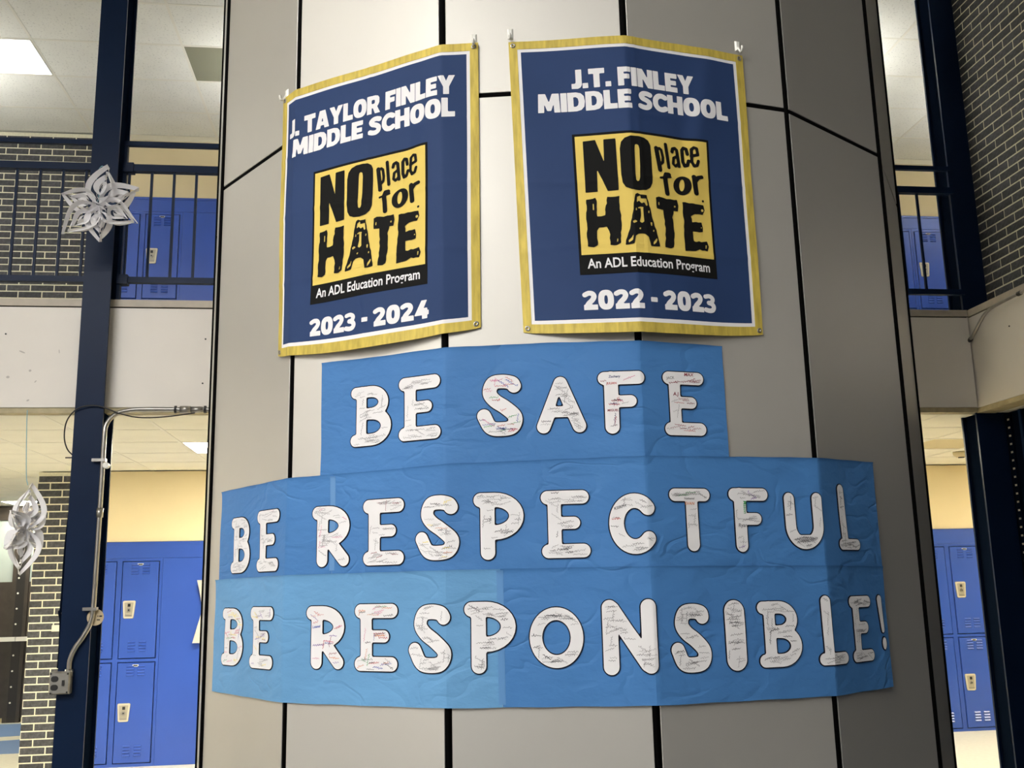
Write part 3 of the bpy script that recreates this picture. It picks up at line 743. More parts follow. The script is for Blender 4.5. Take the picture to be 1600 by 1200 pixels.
MIX = [[G, G, ['red', 'red', 'navy', 'blue', 'grey', 'pink', 'green'], G, ['maroon', 'red', 'navy', 'pink', 'black', 'grey'], ['pencil', 'maroon', 'red', 'pencil', 'maroon']],
       [G, G, G + ['pink'], G + ['maroon'], G + ['orange', 'yellow', 'black'], G + ['black'], G + ['black'], G + ['red', 'black'], G + ['green', 'orange'], G + ['purple'], G + ['grey', 'black'], G + ['black']],
       [['pencil', 'green', 'red', 'pink', 'yellow', 'blue'], ['pencil', 'yellow', 'pencil', 'purple'], ['red', 'blue', 'pink', 'grey', 'orange', 'purple', 'maroon'], ['pencil', 'red', 'green', 'blue', 'pink', 'black', 'orange'],
        G + ['grey'], G + ['black'], G + ['grey', 'black'], G, G + ['black'], G + ['grey'], G + ['black'], G + ['grey'], ['grey', 'pencil', 'black'], ['black', 'pink', 'grey']]]
WORDS = {(0, 5): [('MAX', .085, .212, .017, 0, 'maroon'), ('A.J', .040, .142, .018, 0, 'maroon'), ('JACK', .018, .198, .013, .1, 'pencil')],
         (0, 4): [('Zachary', .040, .197, .012, 0, 'navy'), ('JULIAN', .032, .174, .011, 0, 'red'), ('MIGUEL', .032, .080, .011, 0, 'maroon')],
         (1, 9): [('Mason', .058, .178, .017, -PI / 2, 'green'), ('Ryan', .034, .088, .018, 0, 'grey')],
         (2, 2): [('Leanel', .030, .142, .013, .1, 'blue')], (1, 8): [('Nathaniel', .058, .176, .010, 0, 'pencil'), ('EVAN', .060, .158, .014, 0, 'orange')],
         (1, 7): [('KSIRPH', .022, .150, .013, .25, 'black')]}
NAMEL = {'B': 'B', 'E': 'E', '!': 'exclamation mark'}
SAY = {0: ['beside the E of BE', 'right after the B', 'with red and blue signatures', 'covered in faint pencil names', 'signed in red, pink and navy', 'last of the row, with maroon pen names'],
       1: ['the first of the row', 'second of the row, after the B', 'with faint signatures, right of the word BE', 'between R and S', 'with an orange note at its foot', 'just before the middle E', 'between P and C',
           'between E and T', 'with orange and green pen names', 'with a green name down its stem', 'with grey lines down its left arm', 'thin, last of the row'],
       2: ['the first of the row, speckled with coloured pen', 'second of the row, faint yellow marks', 'with blue, red and pink names', 'with a red line of names down its stem', 'with grey lines of names, before the P', 'after the first S',
           'a round ring between P and N', 'wide, in the middle of the row', 'between N and I', 'a plain upright bar', 'between I and L', 'between B and the last E', 'beside the exclamation mark, greyish', 'at the far right end of the row']}
for ri, (word, soff, row) in enumerate(ROWS):
    for li, (c, s0, s1, z0, z1) in enumerate(row):
        w, h = s1 - s0, z1 - z0; F = glyph(c, w, h); base = .0031
        mid = surf((s0 + s1) / 2, (z0 + z1) / 2, 0)
        t = empty('paper_exclamation_mark' if c == '!' else 'paper_letter', tuple(mid))
        what = 'white paper exclamation mark' if c == '!' else 'white paper letter ' + c
        tag(t, f'{what} in {word}, {SAY[ri][li]}', 'paper letter', f'letters of {word}')
        def place(P, o_, s0=s0, z0=z0, mid=mid, soff=soff, base=base):
            A = np.array(P, float); S = A[:, 0] + s0; Z = A[:, 1] + z0
            return [tuple(q) for q in (surf(S, Z, soff + base + o_ + nz(S, Z)) - mid)]
        xs, ys, X, Y = grid(-.004, w + .004, -.004, h + .004, .0055)
        FF = F(X, Y)
        def two(FF, nm_face, nm_out):
            V, Fc = march(FF, xs, ys, 0); m_ = MB().add(place(V, 0), Fc); skirt(V, Fc, place, 0, -.0028, m_); m_.build(nm_out, M['outline'], t)
            V, Fc = march(FF, xs, ys, -.0034); MB().add(place(V, .0006), Fc).build(nm_face, M['letter'], t)
        two(FF, 'letter_face', 'letter_outline')
        rng = random.Random(ri * 100 + li)
        if c == '!':
            D = sdf_poly(X, Y, ell(w * .68, .026, .0165, .0255, 0, 360, 24)); two(D, 'dot', 'dot_outline')
        av = []
        for (tx, wx, wy, sz, an, pen) in WORDS.get((ri, li), []):
            lw = len(tx) * sz * .68
            av.append((wx - .003, wx + lw, wy - .004, wy + sz) if an > -1 else (wx - .004, wx + sz, wy - lw, wy + .003))
        mb = scribbles(F, w, h, MIX[ri][li], (20 if av else 34) if c != '!' else 8, rng, place, av)
        for (tx, wx, wy, sz, an, pen) in WORDS.get((ri, li), []):
            V, Fc = text_flat(tx, sz, .0002, .1); ca, sa = math.cos(an), math.sin(an)
            mb.add(place([(wx + x * ca - y * sa, wy + x * sa + y * ca) for x, y in V], .0013), Fc, PENS.index(pen))
        if mb.v:
            o = mb.build('handwriting', PM, t); o['kind'] = 'stuff'

# ================================================================ BANNERS
def B_(x0, y0, x1, y1): return ('+', [(x0, y0), (x1, y0), (x1, y1), (x0, y1)])
def O_(w, rx, ry): return [('+', ell(w / 2, .5, w / 2, .515, 0, 360, 40, .8)), ('-', ell(w / 2, .5, rx, ry, 0, 360, 24, .85))]
HV = {
 'J': (.50, [B_(.22, .3, .5, 1), ('+', [(0, 0), (.3, -.01), (.43, .05), (.5, .18), (.5, .42), (.22, .42), (.21, .29), (.16, .25), (0, .25)])]),
 '.': (.26, [B_(0, 0, .26, .25)]), '-': (.34, [B_(0, .36, .34, .58)]), ' ': (.26, []),
 'T': (.78, [B_(0, .74, .78, 1), B_(.25, 0, .53, 1)]),
 'A': (.92, [('+', [(0, 0), (.27, 1), (.65, 1), (.92, 0), (.62, 0), (.58, .17), (.34, .17), (.30, 0)]), ('-', [(.40, .37), (.52, .37), (.46, .66)])]),
 'Y': (.88, [('+', [(0, 1), (.30, 1), (.44, .68), (.58, 1), (.88, 1), (.58, .4), (.58, 0), (.30, 0), (.30, .4)])]),
 'L': (.62, [B_(0, 0, .28, 1), B_(0, 0, .62, .26)]), 'O': (.84, O_(.84, .12, .25)), '0': (.74, O_(.74, .085, .24)),
 'R': (.82, [('+', [(0, 0), (0, 1), (.5, 1), (.68, .95), (.77, .83), (.77, .58), (.70, .44), (.62, .38), (.82, 0), (.51, 0), (.37, .33), (.28, .33), (.28, 0)]), ('-', [(.28, .55), (.44, .55), (.49, .60), (.49, .73), (.44, .78), (.28, .78)])]),
 'F': (.64, [B_(0, 0, .28, 1), B_(0, .75, .64, 1), B_(0, .37, .58, .61)]), 'I': (.28, [B_(0, 0, .28, 1)]),
 'N': (.84, [('+', [(0, 0), (0, 1), (.28, 1), (.57, .48), (.57, 1), (.84, 1), (.84, 0), (.57, 0), (.27, .54), (.27, 0)])]),
 'E': (.66, [B_(0, 0, .28, 1), B_(0, .76, .65, 1), B_(0, .38, .60, .61), B_(0, 0, .66, .25)]),
 'M': (1.06, [('+', [(0, 0), (.04, 1), (.36, 1), (.53, .50), (.70, 1), (1.02, 1), (1.06, 0), (.79, 0), (.77, .55), (.62, .10), (.44, .10), (.29, .55), (.27, 0)])]),
 'D': (.82, [('+', [(0, 0), (0, 1), (.42, 1), (.64, .94), (.78, .78), (.82, .5), (.78, .22), (.64, .06), (.42, 0)]), ('-', [(.28, .24), (.28, .76), (.40, .76), (.50, .68), (.53, .5), (.50, .32), (.40, .24)])]),
 'S': (.72, [('s', crom([(.62, .83), (.45, .88), (.26, .86), (.15, .73), (.22, .60), (.42, .52), (.57, .40), (.56, .22), (.42, .12), (.25, .12), (.08, .17)], 5), .135)]),
 'C': (.74, [('s', crom([(.66, .80), (.50, .87), (.30, .84), (.16, .68), (.13, .5), (.16, .32), (.30, .16), (.50, .13), (.66, .20)], 4), .138)]),
 'H': (.82, [B_(0, 0, .28, 1), B_(.54, 0, .82, 1), B_(.1, .38, .7, .62)]),
 '2': (.70, [('s', crom([(.10, .80), (.28, .88), (.46, .85), (.54, .70), (.46, .52), (.28, .34), (.17, .16)], 4), .13), B_(.04, 0, .70, .25)]),
 '3': (.70, [('s', crom([(.09, .85), (.32, .89), (.50, .80), (.52, .66), (.40, .54), (.28, .52)], 4), .115), ('s', crom([(.28, .52), (.46, .47), (.57, .32), (.50, .15), (.30, .10), (.08, .14)], 4), .125)]),
 '4': (.76, [('+', [(0, .20), (.38, 1), (.66, 1), (.42, .42), (.44, .42), (.44, .56), (.68, .56), (.68, .42), (.76, .42), (.76, .20), (.68, .20), (.68, 0), (.42, 0), (.42, .20)])]),
}
def heavy_line(txt, x0, x1, y0, y1, h=.0032):
    """heavy print glyphs filling the box; returns list of (V, F)"""
    gap = .055; tot = sum(HV[c][0] for c in txt) + gap * (len(txt) - 1); H_ = y1 - y0; kx = (x1 - x0) / tot; out = []; x = x0
    for c in txt:
        w_, ops = HV[c]
        if ops:
            xs, ys, X, Y = grid(x - .003, x + w_ * kx + .003, y0 - .003, y1 + .003, h)
            U, Vv = (X - x) / kx, (Y - y0) / H_; d = np.full(X.shape, 9.)
            for op in ops:
                if op[0] == '+': d = np.minimum(d, sdf_poly(U, Vv, op[1]) - .012)
                elif op[0] == '-': d = np.maximum(d, -sdf_poly(U, Vv, op[1]))
                else: d = np.minimum(d, sdf_line(U, Vv, op[1], op[2]))
            out.append(march(d, xs, ys))
        x += (w_ + gap) * kx
    return out
# logo glyphs, digitised in the yellow square: u to the right, v upwards (0..1)
QA = [(52, 88), (997, 120), (1080, 962), (105, 968)]
def q2uv(px, py):
    a, b, c, d = [np.array(q, float) for q in QA]; u = v = .5
    for _ in range(12):
        P = a * (1 - u) * (1 - v) + b * u * (1 - v) + c * u * v + d * (1 - u) * v; e = np.array([px, py]) - P
        J = np.stack([(b - a) * (1 - v) + (c - d) * v, (d - a) * (1 - u) + (c - b) * u], 1); du = np.linalg.solve(J, e); u += du[0]; v += du[1]
    return (u, 1 - v)
def bend(px, py):
    # undo the fold of the cloth over the facet edge (the top edge of the square peaks at x=530)
    f = max(0, 1 - (py - 80) / 900); k = (px - 52) / 478 if px < 530 else (1020 - px) / 490
    return (px, py + 22 * f * max(0, k))
LG = []
def lg(op, pts, r=None): LG.append((op, [q2uv(*bend(*p_)) for p_ in pts], r))
lg('+', [(107, 128), (190, 122), (252, 292), (245, 122), (325, 120), (353, 508), (280, 512), (205, 345), (212, 512), (130, 515)])
lg('+', [(355, 200), (362, 150), (385, 120), (425, 105), (480, 103), (525, 110), (555, 130), (572, 165), (580, 250), (590, 400), (590, 450), (575, 485), (545, 505), (490, 512), (440, 507), (400, 490), (378, 455), (368, 400)])
lg('-', [(455, 200), (457, 172), (468, 166), (482, 172), (490, 200), (497, 330), (497, 420), (492, 440), (482, 446), (470, 436), (465, 400)])
for P_, r_ in (([(616, 182), (648, 345)], 17), ([(622, 192), (640, 182), (654, 194), (668, 250), (667, 285), (655, 297), (645, 293)], 11), ([(686, 148), (716, 322)], 13),
               ([(738, 200), (742, 178), (760, 172), (774, 184), (796, 304)], 13), ([(784, 228), (752, 246), (750, 290), (768, 306), (786, 290)], 11),
               ([(856, 212), (845, 172), (826, 165), (815, 182), (824, 270), (838, 300), (858, 296), (866, 262)], 13),
               ([(884, 226), (932, 216), (922, 170), (902, 162), (884, 176), (890, 270), (908, 300), (930, 294), (938, 262)], 12),
               ([(715, 376), (694, 376), (686, 400), (706, 518)], 18), ([(652, 405), (728, 393)], 9), ([(908, 382), (930, 498)], 19), ([(922, 410), (940, 384), (968, 378)], 15)):
    lg('s', P_, r_)
lg('+', ell(822, 450, 70, 70, 0, 360, 28)); lg('-', ell(818, 447, 20, 44, 0, 360, 20))
rn = random.Random(5)
def rough(P):
    out = []
    for i in range(len(P)):
        a, b = P[i], P[(i + 1) % len(P)]; n_ = max(1, int(math.hypot(b[0] - a[0], b[1] - a[1]) / 22))
        for k in range(n_): out.append((a[0] + (b[0] - a[0]) * k / n_ + rn.uniform(-4, 4), a[1] + (b[1] - a[1]) * k / n_ + rn.uniform(-4, 4)))
    return out
lg('+', rough([(132, 565), (200, 555), (212, 690), (235, 697), (262, 690), (275, 552), (355, 553), (372, 720), (375, 890), (350, 907), (302, 907), (295, 800), (278, 772), (225, 772), (210, 800), (218, 907), (185, 917), (148, 912), (140, 760)]))
lg('+', rough([(465, 545), (480, 536), (548, 545), (575, 640), (602, 740), (632, 820), (652, 912), (580, 914), (565, 850), (540, 828), (490, 830), (470, 850), (460, 905), (402, 910), (415, 850), (430, 800), (445, 720)]))
lg('+', rough([(618, 558), (640, 550), (700, 556), (782, 560), (792, 600), (785, 640), (755, 642), (748, 690), (760, 780), (757, 910), (730, 920), (692, 915), (695, 800), (680, 700), (672, 645), (625, 637)]))
lg('+', rough([(820, 570), (900, 574), (987, 580), (1000, 615), (985, 652), (920, 650), (892, 668), (900, 712), (975, 708), (990, 745), (985, 778), (910, 777), (905, 805), (912, 850), (1022, 842), (1037, 880), (1030, 912), (960, 905), (930, 920), (850, 926), (840, 850), (835, 700)]))
for P_ in ([(504, 642), (522, 640), (527, 700), (532, 740), (516, 752), (500, 742), (508, 700)], [(478, 562), (500, 550), (505, 572), (545, 570), (556, 620), (545, 625), (530, 598), (512, 607), (492, 590), (475, 602)],
           [(485, 640), (502, 632), (524, 634), (525, 641), (487, 648)], [(450, 742), (466, 733), (484, 744), (456, 757)], [(578, 742), (592, 742), (590, 770), (582, 765)], [(422, 880), (444, 858), (458, 828), (452, 878), (425, 895)],
           [(603, 884), (627, 853), (632, 868), (622, 888), (600, 908)], [(636, 588), (644, 586), (645, 612), (637, 610)], [(757, 605), (768, 600), (772, 614), (760, 616)], [(470, 645), (476, 642), (478, 662), (468, 664)],
           [(178, 600), (186, 598), (188, 645), (180, 648)], [(346, 862), (354, 860), (352, 885), (344, 886)], [(496, 788), (510, 786), (508, 798), (498, 800)], [(562, 655), (570, 660), (568, 678), (560, 672)], [(970, 742), (980, 740), (979, 750), (971, 751)],
           [(1010, 868), (1022, 866), (1018, 892), (1010, 894)], [(600, 795), (608, 798), (606, 812), (598, 808)]): lg('-', P_)
lg('-', ell(980, 620, 11, 10, 0, 360, 12)); lg('+', ell(984, 552, 9, 9, 0, 360, 14))

def banner(name, label, cs, lines, logo, dates, cap, seed, sag):
    """cs = corner (s, z): TL, TR, BR, BL"""
    TL, TR, BR, BL = [np.array(q, float) for q in cs]
    rg = random.Random(seed); ph = [rg.uniform(0, 6) for _ in range(6)]
    def sz(u, v):      # u right, v down, 0..1
        u = u[..., None]; v = v[..., None]
        q = TL * (1 - u) * (1 - v) + TR * u * (1 - v) + BR * u * v + BL * (1 - u) * v
        return q + np.concatenate([0 * u, -sag * np.clip(v, 0, 1) ** 9 * np.sin(PI * np.clip(u, 0, 1)) ** .7], -1)
    def off(u, v):
        o = .009 + .020 * v ** 2 * np.sin(PI * np.clip(u, 0, 1)) + .004 * np.sin(PI * u)
        o = o + .0035 * np.sin(7 * u + ph[0] + 2.2 * v) * (.3 + v) + .0022 * np.sin(15 * u + ph[1] - 4 * v) + .0014 * np.sin(11 * v + ph[2] + 5 * u)
        o = o + .006 * np.exp(-((u - .84 + .22 * v) / .05) ** 2) * np.exp(-((v - .35) / .32) ** 2) - .004 * np.exp(-((u - .76 + .2 * v) / .05) ** 2) * np.exp(-((v - .35) / .3) ** 2)
        for k, vc in enumerate((.27, .50, .735)): o = o + .0016 * np.exp(-((v - vc - .012 * np.sin(6 * u + ph[3 + k])) / .010) ** 2)
        o = o + .0016 * np.exp(-((u - .5) / .010) ** 2)
        return o
    Wd = np.linalg.norm(TR - TL); Hd = np.linalg.norm(TL - BL)
    org = surf(*((TL + TR) / 2), 0)
    t = empty(name, tuple(org)); tag(t, label, 'banner', 'school banners hung on the column')
    def P3(u, v, e):
        q = sz(u, v); return surf(q[..., 0], q[..., 1], off(u, v) + e) - org
    # vertical lines of the grid: trim edges, uniform, and the facet corners
    gw, ww = .031 / Wd, .0125 / Wd; gh, wh = .031 / Hd, .0125 / Hd
    seg = lambda a, b, n_: list(np.linspace(a, b, n_ + 1))[:-1]
    us = [0, gw * .5] + seg(gw, gw + ww, 1) + seg(gw + ww, 1 - gw - ww, 92) + [1 - gw - ww, 1 - gw, 1 - gw * .5, 1]
    vs = [0, gh * .5] + seg(gh, gh + wh, 1) + seg(gh + wh, 1 - gh - wh, 118) + [1 - gh - wh, 1 - gh, 1 - gh * .5, 1]
    us, vs = np.array(sorted(set(us))), np.array(sorted(set(vs))); U, V = np.meshgrid(us, vs)
    P = P3(U, V, 0).reshape(-1, 3); Q = P3(U, V, -.0016).reshape(-1, 3); nu = len(us)
    sets = {'cloth': [], 'white_border': [], 'gold_trim': []}
    for j in range(len(vs) - 1):
        for i in range(nu - 1):
            uc, vc = (us[i] + us[i + 1]) / 2, (vs[j] + vs[j + 1]) / 2; e = min(uc * Wd, (1 - uc) * Wd, vc * Hd, (1 - vc) * Hd)
            k = 'gold_trim' if e < .031 else 'white_border' if e < .0435 else 'cloth'; sets[k].append((i, j))
    for k, cells in sets.items():
        lift = .0012 if k == 'gold_trim' else 0
        PP = P3(U, V, lift).reshape(-1, 3) if lift else P
        use = {}; mb = MB()
        def g(i, j, A=PP):
            q = j * nu + i
            if q not in use: use[q] = len(mb.v); mb.v.append(tuple(A[q]))
            return use[q]
        cs_ = set(cells)
        for (i, j) in cells: mb.f.append((g(i, j), g(i + 1, j), g(i + 1, j + 1), g(i, j + 1))); mb.m.append(0)
        n_ = len(mb.v); top = dict(use); E = set()
        for f in mb.f:
            for a in range(4): E.add((f[a], f[(a + 1) % 4]))
        inv = {b: a for a, b in top.items()}
        bd = [(a, b) for a, b in E if (b, a) not in E]; low = {}
        for a, b in bd:
            for q in (a, b):
                if q not in low: low[q] = len(mb.v); mb.v.append(tuple(Q[inv[q]]))
            mb.f.append((a, b, low[b], low[a])); mb.m.append(0)
        mb.build(k, M[{'cloth': 'navy_cloth', 'white_border': 'white_cloth', 'gold_trim': 'gold'}[k]], t, True).data.set_sharp_from_angle(angle=.9)
    def prnt(V, Fc, e, mb, mi=0):    # V in metres (x from left, y from top, downwards negative)
        A = np.array(V, float); mb.add([tuple(q) for q in P3(A[:, 0] / Wd, -A[:, 1] / Hd, e)], Fc, mi)
    mb = MB()
    for (txt, x0, x1, y0, y1) in lines:
        for V, Fc in heavy_line(txt, x0, x1, y0, y1): prnt(V, Fc, .0010, mb)
    mb.build('school_name', M['white_cloth'], t)
    mb = MB(); txt, x0, x1, y0, y1 = dates
    for V, Fc in heavy_line(txt, x0, x1, y0, y1): prnt(V, Fc, .0010, mb)
    mb.build('year_text', M['white_cloth'], t)
    lx0, lx1, ly1, ly0 = logo        # outer black box: left, right, top, bottom
    def rect(x0, x1, y0, y1, h=.0075):
        xs, ys = np.linspace(x0, x1, int((x1 - x0) / h) + 2), np.linspace(y0, y1, int(abs(y1 - y0) / h) + 2); V = [(x, y) for y in ys for x in xs]; n_ = len(xs)
        return V, [(j * n_ + i, j * n_ + i + 1, (j + 1) * n_ + i + 1, (j + 1) * n_ + i) for j in range(len(ys) - 1) for i in range(n_ - 1)]
    mb = MB(); prnt(*rect(lx0, lx1, ly0, ly1), .0009, mb); lp = mb.build('logo_panel', M['ink_black'], t)
    yx0, yx1 = lx0 + .009, lx1 - .009; yy1 = ly1 - .010; yy0 = ly0 + .0715
    mb = MB(); prnt(*rect(yx0, yx1, yy0, yy1), .0019, mb); mb.build('yellow_square', M['yellow'], lp)
    xs, ys, X, Y = grid(yx0, yx1, yy0, yy1, .0026); U_, V_ = (X - yx0) / (yx1 - yx0), (Y - yy0) / (yy1 - yy0); d = np.full(X.shape, 9.)
    for op, P_, r_ in LG:
        if op == '+': d = np.minimum(d, sdf_poly(U_, V_, P_))
        elif op == '-': d = np.maximum(d, -sdf_poly(U_, V_, P_))
        else: d = np.minimum(d, sdf_line(U_, V_, P_, r_ / 960))
    V, Fc = march(d, xs, ys); mb = MB(); prnt(V, Fc, .0030, mb); mb.build('logo_lettering', M['ink_black'], lp)
    V, Fc = text_flat('An ADL Education Program', .05, .0009); mx = max(x for x, y in V); mn = min(x for x, y in V); k = (lx1 - lx0 - .058) / (mx - mn)
    capz = .036 / (.05 * .73)
    mb = MB(); prnt([((x - mn) * k + lx0 + .028, y * capz + ly0 + .022) for x, y in V], Fc, .0026, mb); mb.build('program_text', M['white_cloth'], lp)
    for (a, b) in ((.016, .016), (Wd - .016, .016), (.016, Hd - .016), (Wd - .016, Hd - .016)):
        mb = MB(); n_ = 14; vv = []
        for r_, e in ((.0095, .003), (.0075, .0045), (.0045, .0045), (.0038, .003)):
            A = np.array([(a + r_ * math.cos(2 * PI * q / n_), b + r_ * math.sin(2 * PI * q / n_)) for q in range(n_)]); vv += [tuple(q) for q in P3(A[:, 0] / Wd, A[:, 1] / Hd, e)]
        mb.add(vv, [(r_ * n_ + q, r_ * n_ + (q + 1) % n_, (r_ + 1) * n_ + (q + 1) % n_, (r_ + 1) * n_ + q) for r_ in range(3) for q in range(n_)])
        mb.build('grommet', M['steel'], t, True)
    return t
def ln(s0, s1, z0, z1, TLs, TLz): return (s0 - TLs, s1 - TLs, z0 - TLz, z1 - TLz)
T1 = (-.097, 3.575); T2 = (.9266, 3.575)
banner('school_banner', 'navy banner with gold trim dated 2023 - 2024, hung on the left', [T1, (.8142, 3.583), (.8065, 2.492), (-.0964, 2.495)],
       [('J. TAYLOR FINLEY',) + ln(-.036, .727, 3.376, 3.449, *T1), ('MIDDLE SCHOOL',) + ln(-.012, .727, 3.287, 3.360, *T1)],
       (.100 - T1[0], .622 - T1[0], 3.200 - T1[1], 2.668 - T1[1]), ('2023 - 2024',) + ln(.104, .626, 2.554, 2.613, *T1), .036, 3, .036)
banner('school_banner', 'navy banner with gold trim dated 2022 - 2023, hung on the right', [T2, (1.8437, 3.573), (1.8445, 2.472), (.9546, 2.468)],
       [('J.T. FINLEY',) + ln(1.150, 1.620, 3.376, 3.449, *T2), ('MIDDLE SCHOOL',) + ln(1.023, 1.755, 3.287, 3.360, *T2)],
       (1.140 - T2[0], 1.663 - T2[0], 3.196 - T2[1], 2.664 - T2[1]), ('2022 - 2023',) + ln(1.145, 1.648, 2.542, 2.606, *T2), .036, 9, .024)
# adhesive hooks holding the banners
for (s_, z_, lb) in ((-.085, 3.585, 'white adhesive hook at far left, holding the outer corner of the left banner'), (.797, 3.592, 'white adhesive hook holding the inner, higher corner of the left banner'),
                     (.933, 3.605, 'white adhesive hook holding the inner corner of the right banner'), (1.829, 3.603, 'white adhesive hook at far right, holding the outer corner of the right banner')):
    p0 = surf(s_, z_, 0); kf = math.floor(s_ / WF); A, B = vtx(kf), vtx(kf + 1); e = (B - A) / WF; nn = ((A + B) / 2 - CTR) / AP
    t = empty('adhesive_hook', tuple(p0)); tag(t, lb, 'hook', 'hooks of the banners'); t.rotation_euler = (0, 0, math.atan2(e[1], e[0]))
    MB().cbox(-.0105, .0105, -.007, 0, -.012, .030, .005).build('base_plate', M['white_plastic'], t)
    MB().tube([(0, -.006, .004), (0, -.012, -.010), (0, -.020, -.022), (0, -.030, -.024), (0, -.034, -.014), (0, -.034, -.006)], .0042, 8).build('hook_arm', M['white_plastic'], t, True)

# ================================================================ SNOWFLAKES
def snowflake(name, loc, tips, label, rot=(0, 0, 0), squash=1.0):
    t = empty(name, loc); tag(t, label, 'snowflake', 'paper snowflakes'); t.rotation_euler = rot
    for pi_, (ang, Lp) in enumerate(tips):
        pet = None; a = math.radians(ang); rr = random.Random(pi_ + 3); tw = rr.uniform(-.5, .5)
        for k in range(4):
            mb = MB(); x0, x1 = Lp * (.36 - .11 * k), Lp * (.60 + .133 * k); wk = Lp * (.05 + .082 * k); sg = 1 if k % 2 else -1
            bw = .0285; n_ = 24; vv = []
            for i in range(n_ + 1):
                th = 2 * PI * i / n_; c, s_ = math.cos(th), math.sin(th)
                tt = 1 - abs(1 - 2 * i / n_); sd = 1 if i * 2 <= n_ else -1; c = 2 * tt - 1; s_ = sd * math.sin(PI * tt); x = x0 + (x1 - x0) * tt; y = sd * wk * math.sin(PI * tt ** .75) * (1.15 - .45 * tt)
                zz = sg * wk * .62 * (1 - abs(c) ** 2) + .006 * math.sin(3 * x / Lp + k)
                # strip width direction: mostly along local z, leaning outwards
                for q in (-1, 1):
                    px = x + q * bw * .22 * c; py = y + q * bw * .42 * s_; pz = zz + q * bw * .62 * (1 if sg > 0 else -1)
                    py, pz = py * math.cos(tw) - pz * math.sin(tw), py * math.sin(tw) + pz * math.cos(tw)
                    vv.append((px * math.cos(a) - py * math.sin(a), -pz, px * math.sin(a) + py * math.cos(a)))
            mb.add(vv, [(2 * i, 2 * i + 1, 2 * i + 3, 2 * i + 2) for i in range(n_)])
            if pet is None: pet = mb.build('petal', M['flake'], t, True)
            else: mb.build('paper_strip', M['flake'], pet, True)
    return t
snowflake('paper_snowflake', (-1.895, 6.55, 4.125), [(82, .285), (27, .275), (-25, .275), (-86, .25), (-138, .30), (162, .25)], 'white six-pointed paper snowflake hanging in front of the left post, upper floor')
tag(MB().tube(crom([(-1.880, 6.57, 4.405), (-1.915, 6.60, 4.425), (-1.965, 6.68, 4.40), (-1.995, 6.82, 4.37), (-2.005, 6.897, 4.32), (-1.99, 6.80, 4.25), (-1.955, 6.62, 4.22)], 6), .0022, 6).build('hanging_string', M['string'], None, True),
    'pale blue string looped from the tip of the upper snowflake', 'string')
snowflake('paper_snowflake', (-2.34, 6.92, 2.03), [(86, .30), (48, .19), (-42, .17), (-94, .29), (-138, .19), (136, .17)],
          'white paper snowflake hanging edge-on below the balcony at far left', rot=(0, 0, math.radians(58)))
tag(MB().tube(crom([(-2.405, 6.99, 2.83), (-2.395, 6.97, 2.72), (-2.365, 6.94, 2.40), (-2.345, 6.925, 2.32)], 6), .0028, 6).build('hanging_string', M['string'], None, True),
    'pale blue string holding the lower snowflake under the balcony edge', 'string')

# ================================================================ CONDUIT, CABLES, OUTLET
t = empty('electrical_conduit', (-1.88, 6.88, 1.0)); tag(t, 'steel conduit bent down the left post to the outlet box', 'conduit'); O_L = (-1.88, 6.88, 1.0)
cp = [(-.6, 6.955, 2.826), (-1.2, 6.945, 2.826), (-1.62, 6.93, 2.826), (-1.74, 6.92, 2.815), (-1.815, 6.905, 2.785), (-1.862, 6.885, 2.715), (-1.868, 6.878, 2.62), (-1.868, 6.878, 2.3), (-1.870, 6.878, 1.9), (-1.872, 6.878, 1.56),
      (-1.882, 6.878, 1.44), (-1.925, 6.878, 1.345), (-1.972, 6.878, 1.27), (-1.996, 6.878, 1.20), (-1.998, 6.878, 1.13)]
MB().tube(shift(crom(cp, 5), O_L), .0155, 12).build('pipe', M['steel'], t, True)
MB().tube(shift([(-1.868, 6.878, 2.10), (-1.868, 6.878, 2.16)], O_L), .0235, 12).build('coupling', M['steel'], t, True)
MB().tube(shift([(-1.40, 6.94, 2.826), (-1.33, 6.94, 2.826)], O_L), .025, 12).build('coupling', M['steel'], t, True)
MB().tube(shift([(-1.33, 6.94, 2.826), (-1.25, 6.94, 2.826)], O_L), .0215, 12).build('coupling', M['steel'], t, True)
MB().tube(shift([(-1.998, 6.878, 1.10), (-1.998, 6.878, 1.145)], O_L), .026, 10).build('connector', M['steel'], t, True)
for z_ in (2.475, 1.515):
    MB().box(-.055, .032, -.022, .022, z_ - 1.0 - .010, z_ - 1.0 + .010).build('strap', M['steel'], t)
for x_ in (-1.43, -1.235, -1.195):
    MB().tube(shift([(x_ - .007, 6.94, 2.826), (x_ + .007, 6.94, 2.826)], O_L), .026, 12).build('black_tie', M['black'], t)
MB().tube([(.035, -.02, 1.44), (.035, .02, 1.44)], .020, 14).build('cap', M['white_plastic'], t)
t = empty('outlet_box', (-2.04, 6.86, 1.065)); tag(t, 'grey steel outlet box with two black sockets on the left post', 'outlet')
MB().cbox(-.062, .062, -.028, .035, -.068, .068, .008).build('housing', M['box'], t)
for z_ in (.026, -.026):
    xs, ys, X, Y = grid(-.05, .012, z_ - .03, z_ + .03, .004)
    V, Fc = march(sdf_line(X, Y, [(-.033, z_), (-.023, z_)], .018), xs, ys); mb = MB().add([(x, -.0295, y) for x, y in V], Fc)
    skirt(V, Fc, lambda P, o_: [(x, o_, y) for x, y in P], -.0295, -.0275, mb); mb.build('socket', M['black'], t)
MB().box(.018, .032, -.036, -.0282, -.016, .018).build('switch_toggle', M['black'], t)
mb = MB()
for x_, z_ in ((-.052, .058), (.050, .056), (.050, -.056), (-.048, -.060)): mb.tube([(x_, -.0275, z_), (x_, -.032, z_)], .006, 8)
o = mb.build('screws', M['black'], t); o['kind'] = 'stuff'
